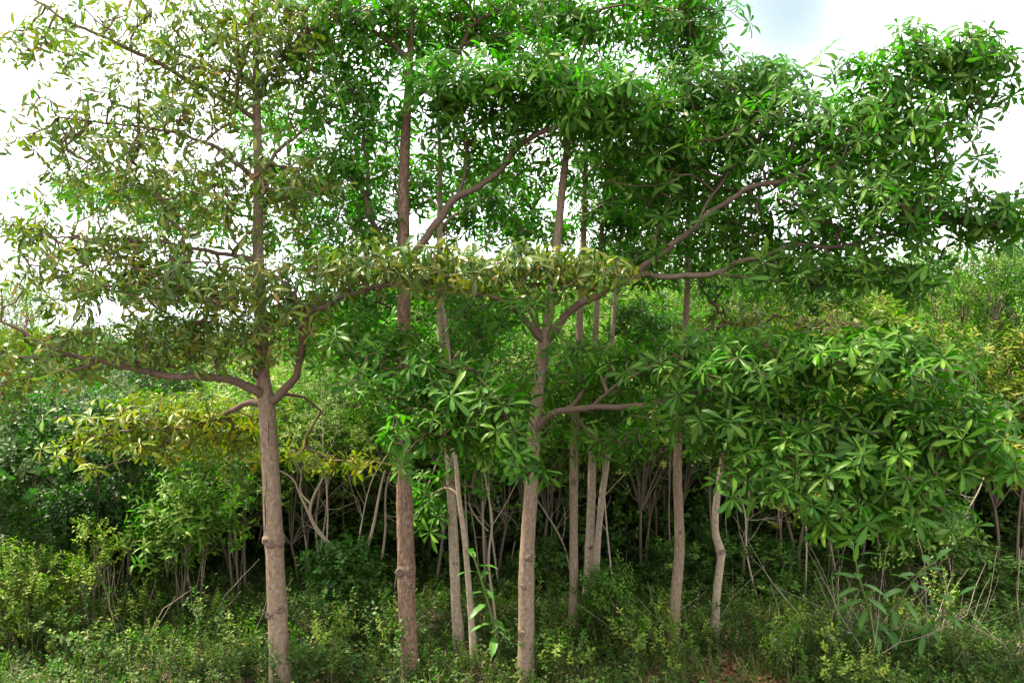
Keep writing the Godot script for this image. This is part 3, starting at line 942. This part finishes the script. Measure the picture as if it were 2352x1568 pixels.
	build_tree({"called": "slim_tree", "label": "slim bright-leaved tree hidden behind the furrowed red-brown trunk", "group": s, "bark": M.bark_grey, "limb_bark": M.limb, "leaves": "sunlit", "whorls": 60, "density": 2.0, "clear": 3.4,
		"trunk": [[936, 1430, 10.1, 16], [930, 1250, 10.1, 15], [926, 1000, 10.1, 13], [927, 800, 10.1, 12], [928, 600, 10.1, 10], [928, 400, 10.1, 8], [934, 240, 10.1, 6]],
		"limbs": [[[928, 520, 10.1, 7], [850, 500, 10.3, 5], [770, 470, 10.4, 3]], [[928, 480, 10.1, 7], [1040, 440, 10.3, 5], [1160, 400, 10.4, 4], [1240, 380, 10.5, 3]], [[928, 720, 10.1, 7], [850, 690, 10.3, 5], [780, 680, 10.4, 3]], [[928, 740, 10.1, 6], [1010, 720, 10.3, 4], [1100, 730, 10.5, 3]]],
		"pads": [[830, 480, 10.3, 110, 70, 0.5, 40], [1120, 400, 10.4, 150, 80, 0.6, 60], [860, 340, 10.3, 110, 80, 0.5, 36], [830, 700, 10.3, 110, 60, 0.5, 44], [1090, 730, 10.4, 120, 70, 0.5, 46], [1200, 520, 10.5, 130, 45, 0.5, 24], [960, 640, 10.3, 110, 50, 0.5, 30]]})
	build_tree({"called": "slim_tree", "label": "slim pale tree just beside the thin leaning stem behind the red-brown trunk", "group": s, "bark": M.bark_pale, "leaves": "green", "whorls": 80, "density": 1.9, "clear": 3.0,
		"trunk": [[1058, 1500, 9.0, 26], [1048, 1400, 9.0, 23], [1042, 1250, 9.0, 22], [1035, 1100, 9.0, 20], [1026, 980, 9.0, 19], [1020, 880, 9.0, 18], [1012, 760, 9.0, 17], [1010, 680, 9.0, 16], [1010, 500, 9.0, 13], [1010, 360, 9.0, 10], [1005, 250, 9.0, 7]],
		"knots": [[1045, 1290, 9.0, 0.2, 0.02]],
		"limbs": [[[1010, 520, 9.0, 7], [1080, 470, 9.2, 6], [1170, 440, 9.4, 4]], [[1010, 480, 9.0, 6], [950, 420, 9.2, 5], [900, 400, 9.3, 3]], [[1018, 850, 9.0, 7], [1060, 800, 9.3, 5], [1110, 780, 9.5, 3]], [[1012, 620, 9.0, 6], [1090, 580, 9.1, 4], [1150, 530, 9.2, 3], [1190, 470, 9.2, 2], [1215, 440, 9.2, 1.5]], [[1150, 530, 9.2, 2.5], [1180, 520, 9.2, 2], [1240, 540, 9.2, 1.5]], [[1120, 560, 9.15, 2.5], [1130, 500, 9.15, 2], [1125, 450, 9.2, 1.5]]],
		"pads": [[1100, 460, 9.3, 150, 80, 0.6, 50], [1060, 770, 9.5, 100, 90, 0.5, 40], [940, 400, 9.3, 90, 80, 0.5, 26], [1230, 540, 9.5, 120, 50, 0.5, 24]]})
	build_tree({"called": "slim_tree", "label": "very thin leaning pale stem close beside a thicker pale one", "group": s, "bark": M.bark_pale, "leaves": "sunlit", "whorls": 60, "density": 2.0, "clear": 1.4,
		"trunk": [[1092, 1545, 8.55, 16], [1082, 1420, 8.6, 15], [1068, 1250, 8.65, 13], [1055, 1150, 8.7, 11], [1046, 1050, 8.75, 10], [1040, 985, 8.8, 9], [1030, 800, 8.9, 8], [1018, 700, 8.9, 7], [1012, 600, 8.9, 5]],
		"limbs": [[[1054, 1140, 8.7, 6], [1020, 1120, 8.8, 5], [980, 1140, 9.0, 3]]],
		"pads": [[990, 1150, 9.1, 60, 70, 0.4, 22, "sunlit"], [1020, 620, 9.0, 70, 60, 0.4, 16], [960, 780, 9.1, 80, 60, 0.4, 20], [1090, 1060, 9.2, 90, 60, 0.4, 22]]})
	build_tree({"called": "slim_tree", "label": "slim brown tree with a dark ring scar, beside the two pale stems", "group": s, "bark": M.bark_grey, "leaves": "green", "whorls": 80, "density": 1.9, "clear": 3.0,
		"trunk": [[1318, 1475, 9.4, 24], [1318, 1350, 9.4, 21], [1318, 1200, 9.4, 20], [1320, 1000, 9.4, 19], [1328, 860, 9.4, 18], [1333, 700, 9.4, 16], [1340, 560, 9.4, 14], [1345, 400, 9.4, 12], [1345, 220, 9.4, 8]],
		"knots": [[1322, 1103, 9.4, 0.0, 0.03]],
		"limbs": [[[1345, 400, 9.4, 8], [1420, 330, 9.5, 6], [1500, 280, 9.6, 4]], [[1340, 500, 9.4, 7], [1420, 450, 9.6, 6], [1480, 430, 9.7, 4]], [[1330, 860, 9.4, 7], [1380, 840, 9.6, 5], [1440, 830, 9.8, 3]]],
		"pads": [[1380, 230, 9.5, 190, 100, 0.8, 80], [1440, 440, 9.6, 130, 110, 0.7, 60], [1300, 860, 9.7, 100, 90, 0.5, 40], [1330, 990, 9.5, 110, 60, 0.4, 30]]})
	build_tree({"called": "slim_tree", "label": "upright pale slim tree crossed by a leaning stem at its foot", "group": s, "bark": M.bark_pale, "leaves": "green", "whorls": 80, "density": 1.9, "clear": 3.0,
		"trunk": [[1348, 1435, 9.85, 23], [1352, 1300, 9.85, 21], [1358, 1150, 9.85, 20], [1362, 1000, 9.85, 18], [1365, 850, 9.85, 16], [1370, 700, 9.85, 13], [1385, 500, 9.85, 10], [1395, 360, 9.85, 7]],
		"knots": [[1358, 1255, 9.85, 0.3, 0.022]],
		"limbs": [[[1380, 560, 9.85, 7], [1450, 540, 10.0, 5], [1520, 560, 10.2, 3]], [[1366, 820, 9.85, 6], [1420, 760, 10.0, 5], [1480, 740, 10.2, 3]]],
		"pads": [[1480, 560, 10.1, 110, 60, 0.6, 40], [1450, 740, 10.1, 110, 60, 0.5, 40], [1420, 380, 9.9, 110, 80, 0.6, 40]]})
	build_tree({"called": "slim_tree", "label": "pale slim stem leaning away from the upright pale tree at its foot", "group": s, "bark": M.bark_pale, "leaves": "green", "whorls": 60, "density": 2.0, "clear": 3.0,
		"trunk": [[1372, 1440, 9.75, 18], [1370, 1300, 9.75, 16], [1382, 1150, 9.75, 15], [1395, 1050, 9.75, 14], [1402, 900, 9.75, 12], [1408, 750, 9.75, 11], [1418, 640, 9.75, 9], [1430, 500, 9.75, 6]],
		"limbs": [[[1404, 860, 9.75, 6], [1460, 840, 9.9, 5], [1530, 850, 10.0, 3]]],
		"pads": [[1420, 480, 9.8, 110, 80, 0.6, 40], [1530, 760, 10.2, 120, 60, 0.5, 40], [1430, 930, 9.6, 110, 60, 0.4, 30]]})
	build_tree({"called": "slim_tree", "label": "slightly bowed brown slim tree standing apart near the short crooked stem", "group": s, "bark": M.bark_grey, "leaves": "green", "whorls": 100, "density": 2.0, "clear": 3.2,
		"trunk": [[1545, 1515, 8.9, 28], [1550, 1400, 8.9, 25], [1561, 1250, 8.9, 22], [1556, 1100, 8.9, 20], [1560, 980, 8.9, 18], [1566, 880, 8.9, 16], [1575, 750, 8.9, 15], [1580, 640, 8.9, 13], [1582, 470, 8.9, 10], [1585, 300, 8.9, 7]],
		"knots": [[1562, 1215, 8.9, 0.2, 0.02]],
		"limbs": [[[1582, 480, 8.9, 8], [1650, 420, 8.8, 6], [1740, 380, 8.7, 4]], [[1582, 440, 8.9, 7], [1520, 400, 9.0, 5], [1460, 380, 9.1, 3]], [[1575, 760, 8.9, 6], [1650, 750, 9.0, 5], [1720, 740, 9.0, 3]]],
		"pads": [[1600, 400, 8.9, 180, 150, 0.7, 90], [1700, 740, 9.1, 130, 40, 0.4, 26, "olive"], [1900, 740, 9.3, 130, 30, 0.4, 24, "olive"], [1620, 620, 9.0, 120, 60, 0.5, 30], [1720, 960, 9.2, 120, 70, 0.5, 40]]})
	build_tree({"called": "slim_tree", "label": "short crooked pale stem with a kink half way up", "group": s, "bark": M.bark_pale, "leaves": "green", "whorls": 60, "density": 2.0, "clear": 2.3,
		"trunk": [[1640, 1495, 9.15, 20], [1645, 1380, 9.15, 18], [1656, 1285, 9.15, 17], [1655, 1265, 9.15, 20], [1643, 1220, 9.15, 16], [1646, 1150, 9.15, 14], [1655, 1085, 9.15, 12], [1665, 1000, 9.15, 10], [1672, 940, 9.15, 8]],
		"knots": [[1658, 1262, 9.15, 0.5, 0.03]],
		"limbs": [[[1656, 1080, 9.15, 6], [1672, 1075, 9.1, 5], [1690, 1077, 9.05, 3]], [[1668, 990, 9.15, 6], [1720, 940, 9.1, 5], [1790, 900, 9.0, 3]]],
		"pads": [[1700, 1000, 9.0, 110, 60, 0.4, 36], [1780, 900, 9.1, 110, 50, 0.4, 30]]})

func make_forest() -> void:
	var t0 := Time.get_ticks_msec()
	# scrub trees in ranks up the slope behind
	var looks := {"lance": "narrow light green leaves", "round": "dark rounded leaves", "small": "tiny yellow-green leaves"}
	var forms := {}
	var mats := {}
	for kind in looks:
		forms[kind] = []
		for k in 2:
			forms[kind].append(shrub_form(4.3, 1.5, 1.2, kind, {"lance": 900, "round": 1000, "small": 1000}[kind], {"blobs": 13, "stems": 2, "upright": true, "radius": 0.028, "scale": {"lance": 1.0, "round": 1.0, "small": 1.25}[kind]}))
		mats[kind] = tints(kind, [Color(1, 1, 1), Color(0.88, 0.94, 0.85), Color(1.0, 0.92, 0.8), Color(0.78, 0.87, 0.8)])
	# [distance, spacing, height, spread, where]
	var ranks := [[12.2, 1.15, 0.90, 1.0, "at the front edge of the thicket"], [13.6, 1.3, 0.98, 1.05, "in the second row of the thicket"], [15.4, 1.5, 1.04, 1.15, "in the second row of the thicket"], [17.6, 1.8, 1.09, 1.3, "in the middle of the thicket"], [20.2, 2.0, 1.13, 1.5, "in the middle of the thicket"], [23.5, 2.4, 1.16, 1.75, "at the back of the thicket"]]
	var kinds := ["lance", "small", "lance", "round", "small", "lance"]
	var c := 0
	for r in ranks:
		var half: float = r[0] * 0.72 + 1.0
		var x := -half
		while x <= half:
			var px := x + rnd(-0.3, 0.3)
			var pz: float = -(r[0] + rnd(-0.6, 0.6))
			var kind: String = kinds[rng.randi() % kinds.size()]
			if px / -pz < -0.32 and rng.randf() < 0.5:
				kind = "round"
			var low_side := lerpf(0.62, 1.0, smoothstep(-0.34, -0.08, px / -pz))
			place_shrub(forms[kind][rng.randi() % 2], "scrub_tree", "scrub tree with %s %s" % [looks[kind], r[4]], "tree", "%s leaved scrub trees %s" % [kind, r[4]], px, pz, r[2] * rnd(0.76, 1.16) * low_side * lerpf(1.0, 1.12, smoothstep(0.45, 0.62, px / -pz)), r[3] * rnd(0.9, 1.15), mats[kind][rng.randi() % 4])
			c += 1
			x += r[1]
	var lone := at(5, 700, 21.0)
	place_shrub(forms["small"][0], "scrub_tree", "round-topped tree standing above the low side of the thicket", "tree", "", lone.x, lone.z, 1.08, 1.0, mats["small"][0])
	# the wood going on up the slope, one mass
	var xs := []
	var cs := PackedColorArray()
	for k in 9000:
		var d := rnd(27.0, 75.0)
		var px := rnd(-0.85, 0.85) * d
		var hh := 3.4 + 2.0 * ground_noise.get_noise_2d(px * 14.0, d * 14.0)
		var q := Vector3(px, ground_y(px, -d) + hh - absf(rnd(-1, 1)) * 2.6, -d)
		if px / d < -0.1:
			q.y -= 3.0 * smoothstep(0.08, 0.34, -px / d)
		xs.append(Transform3D(axis_basis(Vector3.UP + rvec(), rnd(0, TAU), rnd(2.6, 4.6)), q))
		var g := rnd(0.7, 1.2)
		cs.append(Color(g * rnd(0.95, 1.3), g, g * 0.9))
	var far := scatter("forest", L.lance.whorl_mesh[0], self, xs, cs)
	tag(far, "dense wood covering the slope behind the scrub", "wood", "", "stuff")
	print("forest ", c, " ms ", Time.get_ticks_msec() - t0)

func make_undergrowth() -> void:
	# low shrubs at the edge
	var rows := [
		[60, 1330, 10.2, 2.5, 1.15, 0.3, "round", 900, Color(0.85, 0.9, 0.9), "dark glossy shrub mound at the edge of the thicket"],
		[250, 1330, 10.6, 2.5, 1.1, 0.5, "round", 900, Color(0.8, 0.9, 0.95), "tall dark shrub with drooping rounded leaves beside the glossy mound"],
		[20, 1540, 8.9, 1.1, 0.5, 0.05, "small", 420, Color(1.0, 1.0, 0.9), "small round green bush at the edge of the clearing"],
		[205, 1480, 9.3, 1.35, 0.42, 0.2, "small", 130, Color(1.0, 1.0, 0.75), "spindly yellow-green bush with feathery sprays"],
		[430, 1420, 9.9, 2.2, 0.75, 0.35, "lance", 300, Color(0.85, 0.95, 0.85), "tall thin shrub with narrow shiny leaves round a grey stem"],
		[800, 1460, 9.6, 0.95, 0.45, 0.1, "round", 320, Color(0.9, 1.0, 0.95), "low blue-green glossy shrub under the forked sapling"],
		[1400, 1480, 9.3, 0.8, 0.4, 0.05, "small", 300, Color(0.75, 0.9, 0.8), "low twiggy green bush at the foot of the pale stems"],
		[2120, 1420, 10.4, 1.3, 0.7, 0.4, "round", 320, Color(0.9, 0.9, 0.8), "dull green shrub in the shade under the drooping bough"]]
	for r in rows:
		var p := at(r[0], r[1], r[2])
		var form := shrub_form(r[3], r[4], r[5], r[6], r[7], {"blobs": 8, "stems": 4, "radius": 0.014})
		place_shrub(form, "shrub", r[9], "shrub", "", p.x, p.z, 1.0, 1.0, tints(r[6], [r[8]])[0])
	# stems standing in the shade of the thicket
	for k in 75:
		var px := rnd(-7.5, 7.5)
		var pz := -rnd(10.8, 13.5)
		var gy := ground_y(px, pz)
		var h := rnd(1.8, 3.0)
		var lean := Vector3(rnd(-0.3, 0.3), 0, rnd(-0.2, 0.2))
		var r := rnd(0.008, 0.022)
		bare_sapling("thin_sapling", "thin bare grey sapling standing in the shade of the thicket", "thin saplings in the thicket's shade", [[Vector3(px, gy - 0.05, pz), r], [Vector3(px, gy + h * 0.35, pz) + lean * 0.5 + rvec() * 0.08, r * 0.85], [Vector3(px, gy + h * 0.7, pz) + lean * 0.8 + rvec() * 0.1, r * 0.65], [Vector3(px, gy + h, pz) + lean * 1.3, r * 0.4]], M.dry if rng.randf() < 0.45 else M.shrub_stem, 3, "round", 10)
	for k in 16:
		var px := rnd(-6.5, 7.5)
		var pz := -rnd(10.6, 11.6)
		var gy := ground_y(px, pz)
		var h := rnd(1.6, 3.3)
		var lean := Vector3(rnd(-0.6, 0.6), 0, rnd(-0.2, 0.3))
		bare_sapling("twiggy_sapling", "leafless twiggy grey sapling tangled in front of the thicket", "leafless saplings at the thicket's front", [[Vector3(px, gy - 0.05, pz), 0.013], [Vector3(px, gy + h * 0.35, pz) + lean * 0.3 + rvec() * 0.12, 0.011], [Vector3(px, gy + h * 0.7, pz) + lean * 0.8 + rvec() * 0.15, 0.008], [Vector3(px, gy + h, pz) + lean * 1.4, 0.004]], M.dry, 8)
	# low leafy plants in the shade
	var low_forms := []
	for k in 4:
		low_forms.append(shrub_form(1.2, 0.6, 0.08, ["round", "small", "round", "lance"][k], 150, {"blobs": 6, "stems": 3, "radius": 0.008, "twigs": 4}))
	for k in 150:
		var pz := -(rnd(10.6, 11.4) if k < 16 else rnd(12.4, 16.5))
		var px := rnd(-0.68, 0.72) * -pz
		var deep := pz < -12.0
		place_shrub(low_forms[(rng.randi() % 2) * 2], "understory_plant", "dark green bush standing deep in the thicket's shade" if deep else "low dark green plant at the thicket's foot", "plant", "bushes deep in the thicket" if deep else "low plants at the thicket's foot", px, pz, rnd(0.5, 1.0) * (1.7 if deep else 0.6), rnd(0.7, 1.2) * (1.5 if deep else 0.9))
	# the forked sapling with pale spots
	var o := thing("forked_sapling", "crooked grey-spotted sapling forked low into a V", "sapling")
	for p in [[[842, 1420, 9.9, 13], [838, 1360, 9.9, 12], [822, 1310, 9.9, 11], [750, 1243, 9.85, 10], [714, 1190, 9.8, 8], [716, 1150, 9.8, 6], [735, 1110, 9.8, 5], [760, 1060, 9.8, 4]], [[822, 1310, 9.9, 9], [842, 1260, 9.9, 8], [858, 1205, 9.9, 7], [874, 1120, 9.9, 6], [884, 1080, 9.9, 4]], [[714, 1190, 9.8, 6], [690, 1140, 9.8, 5], [672, 1100, 9.8, 4], [640, 1080, 9.8, 3]], [[716, 1160, 9.8, 5], [690, 1130, 9.9, 4], [691, 1090, 9.9, 3], [680, 1060, 9.9, 2]]]:
		var b := Buf.new()
		tube(b, smooth_path(path_of(p), 0.06), 8, Color.WHITE, 0.15, rnd(0, 9), 1.5)
		part("stem", b.mesh(M.bark_pale), o)
	var q := thing("forked_sapling", "slender pale sapling with thin forks between the pale stems and the Y tree", "sapling")
	for p in [[[1145, 1500, 9.0, 7], [1135, 1400, 9.0, 6], [1122, 1290, 9.0, 6], [1130, 1200, 9.0, 5], [1122, 1140, 9.0, 4], [1112, 1080, 9.0, 3]], [[1122, 1220, 9.0, 3], [1095, 1190, 9.0, 3], [1075, 1155, 9.0, 2]], [[1128, 1210, 9.0, 3], [1160, 1160, 9.0, 2], [1190, 1100, 9.0, 2]]]:
		var b := Buf.new()
		tube(b, smooth_path(path_of(p), 0.06), 7, Color.WHITE, 0.12, rnd(0, 9), 1.5)
		part("stem", b.mesh(M.bark_pale), q)
	# plants with large leaves
	var bl := [Color(0.055, 0.15, 0.022), Color(0.065, 0.17, 0.025), Color(0.05, 0.13, 0.022)]
	big_leaf_plant("broadleaf_sapling", "dark green broad-leaved sapling leaning over the thin pale stem", [[[1150, 1520, 8.5, 7], [1130, 1420, 8.45, 6], [1105, 1330, 8.4, 5], [1085, 1270, 8.4, 3]]], 14, 0.30, 0.045, bl)
	big_leaf_plant("broadleaf_sapling", "bushy large-leaved sapling under the hanging bough", [[[2010, 1520, 8.6, 8], [2000, 1420, 8.5, 7], [1975, 1330, 8.4, 5], [1958, 1250, 8.4, 3]], [[2030, 1520, 8.6, 7], [2060, 1400, 8.5, 6], [2110, 1320, 8.4, 4], [2150, 1290, 8.4, 3]], [[2060, 1540, 8.6, 6], [2130, 1450, 8.5, 5], [2180, 1400, 8.45, 4], [2200, 1370, 8.4, 3]]], 20, 0.33, 0.046, bl + [Color(0.07, 0.16, 0.03)])
	# dry branches lying and standing about
	for k in 36:
		var p := at(rnd(1880, 2380), 1500, rnd(8.3, 9.4))
		dry_branch("thin dry twig arching out of the weeds under the hanging bough", Vector3(p.x, ground_y(p.x, p.z) - 0.02, p.z), Vector3(rnd(-1, 1), rnd(0.3, 1.0), rnd(-0.3, 0.5)), rnd(0.5, 1.1), rnd(0.004, 0.007), M.dry, "dry twigs under the hanging bough", 1)
	for k in 14:
		var p := at(rnd(1420, 1640), 1500, rnd(8.6, 9.4))
		dry_branch("thin dry twig beside the feet of the slim trees", Vector3(p.x, ground_y(p.x, p.z) - 0.02, p.z), Vector3(rnd(-1, 1), rnd(0.4, 1.0), rnd(-0.3, 0.3)), rnd(0.35, 0.7), rnd(0.003, 0.005), M.dry, "dry twigs by the slim trees", 1)
	for k in 10:
		var p := at(rnd(120, 560), 1500, rnd(8.8, 9.6))
		dry_branch("thin pale twig poking from the weeds by the olive-leaved tree", Vector3(p.x, ground_y(p.x, p.z) - 0.02, p.z), Vector3(rnd(-0.8, 0.8), 1, rnd(-0.3, 0.3)), rnd(0.4, 0.8), rnd(0.003, 0.006), M.dry, "pale twigs by the olive-leaved tree", 1)
	# leafy weeds one can pick out
	var weed_forms := []
	for k in 6:
		weed_forms.append(shrub_form(0.42, 0.24, 0.04, "weed" if k % 3 else "small", 15, {"blobs": 3, "stems": 2, "radius": 0.004, "up": 1.0, "twigs": 2, "stem": M.green_stem}))
	for k in 90:
		var px := rnd(-5.4, 5.4)
		var pz := -rnd(7.7, 9.8)
		place_shrub(weed_forms[rng.randi() % 6], "leafy_weed", "knee-high leafy green weed in the clearing", "weed", "leafy weeds in the clearing", px, pz, rnd(0.7, 1.4), rnd(0.8, 1.3))
	# flowering weeds
	for spot in [[1855, 1525, 8.35], [1900, 1545, 8.3], [1925, 1500, 8.5], [1790, 1540, 8.3]]:
		var p := at(spot[0], spot[1], spot[2])
		var fw := place_shrub(weed_forms[rng.randi() % 6], "flowering_weed", "low weed topped with tiny white flower heads", "weed", "white flowering weeds", p.x, p.z, 1.0, 1.0)
		for k in 3:
			var fb := Buf.new()
			var c0 := Vector3(rnd(-0.12, 0.12), rnd(0.36, 0.48), rnd(-0.12, 0.12))
			tube(fb, [[Vector3(c0.x * 0.3, 0.1, c0.z * 0.3), 0.002], [c0, 0.0015]], 4, Color(0.1, 0.16, 0.05))
			for j in 22:
				var fq := c0 + Vector3(rnd(-0.03, 0.03), rnd(-0.008, 0.014), rnd(-0.03, 0.03))
				for m in 3:
					leaf(fb, Transform3D(Basis(Vector3.UP, m * 2.1 + j) * Basis(Vector3.RIGHT, -0.5), fq), 0.009, 0.003, 0.3, 0.2, 0.0, Color(0.72, 0.72, 0.68), PROF_OVAL)
			part("flower_head", fb.mesh(L.weed.base), fw)
	# ground cover
	var xs := []
	var cs := PackedColorArray()
	for v in 6:
		xs = []
		cs = PackedColorArray()
		for k in 3000:
			var pz := -rnd(7.0, 14.0)
			var px := rnd(-0.72, 0.72) * -pz
			if ground_noise.get_noise_2d(px * 60.0, pz * 60.0) < -0.3:
				continue
			if px > 1.6 and px < 2.7 and pz > -8.8 and rng.randf() < 0.75:
				continue
			xs.append(Transform3D(axis_basis(Vector3.UP + rvec() * 0.7, rnd(0, TAU), rnd(0.5, 1.25)), Vector3(px, ground_y(px, pz) + rnd(-0.03, 0.08), pz)))
			var g := rnd(0.6, 1.25)
			cs.append(Color(g * rnd(0.85, 1.3), g, g * rnd(0.8, 1.1)))
		var o2 := scatter("ground_cover", L.weed.whorl_mesh[v], self, xs, cs)
		tag(o2, "low green weeds covering the clearing floor", "weeds", "", "stuff")
	var gb := Buf.new()
	for k in 9:
		var a := rnd(0, TAU)
		leaf(gb, Transform3D(Basis(Vector3.UP, a) * Basis(Vector3.RIGHT, -rnd(0.9, 1.45)), Vector3(cos(a) * 0.02, 0, sin(a) * 0.02)), rnd(0.2, 0.42), 0.0035, rnd(0.3, 1.3), 0.3, 0.0, [Color(0.10, 0.15, 0.03), Color(0.14, 0.16, 0.05), Color(0.22, 0.19, 0.10)][k % 3], PROF_LANCE)
	xs = []
	cs = PackedColorArray()
	for k in 1600:
		var pz := -rnd(7.2, 10.8)
		var px := rnd(-0.72, 0.72) * -pz
		xs.append(Transform3D(axis_basis(Vector3.UP + rvec() * 0.2, rnd(0, TAU), rnd(0.6, 1.3)), Vector3(px, ground_y(px, pz), pz)))
		var g := rnd(0.7, 1.2)
		cs.append(Color(g, g, g))
	tag(scatter("grass", gb.mesh(L.weed.base), self, xs, cs), "thin grass blades among the low weeds", "grass", "", "stuff")
	# fallen leaves
	var lb := Buf.new()
	leaf(lb, Transform3D.IDENTITY, 0.11, 0.022, 0.6, 0.4, 0.2, Color(0.20, 0.11, 0.06), PROF_OVAL)
	var lm := lb.mesh(leaf_material("dead_leaf", Color.WHITE, 0.8, Color(0.3, 0.2, 0.1)))
	xs = []
	cs = PackedColorArray()
	for k in 3500:
		var pz := -rnd(7.0, 13.0)
		var px := rnd(-0.72, 0.72) * -pz
		if k < 900:
			px = rnd(1.4, 2.9); pz = -rnd(8.1, 9.0)
		xs.append(Transform3D(axis_basis(Vector3.UP + rvec() * 0.6, rnd(0, TAU), rnd(0.6, 1.2)), Vector3(px, ground_y(px, pz) + 0.015, pz)))
		var g := rnd(0.6, 1.4)
		cs.append(Color(g, g * rnd(0.8, 1.1), g * rnd(0.8, 1.1)))
	var o3 := scatter("leaf_litter", lm, self, xs, cs)
	tag(o3, "brown fallen leaves strewn on the soil", "litter", "", "stuff")
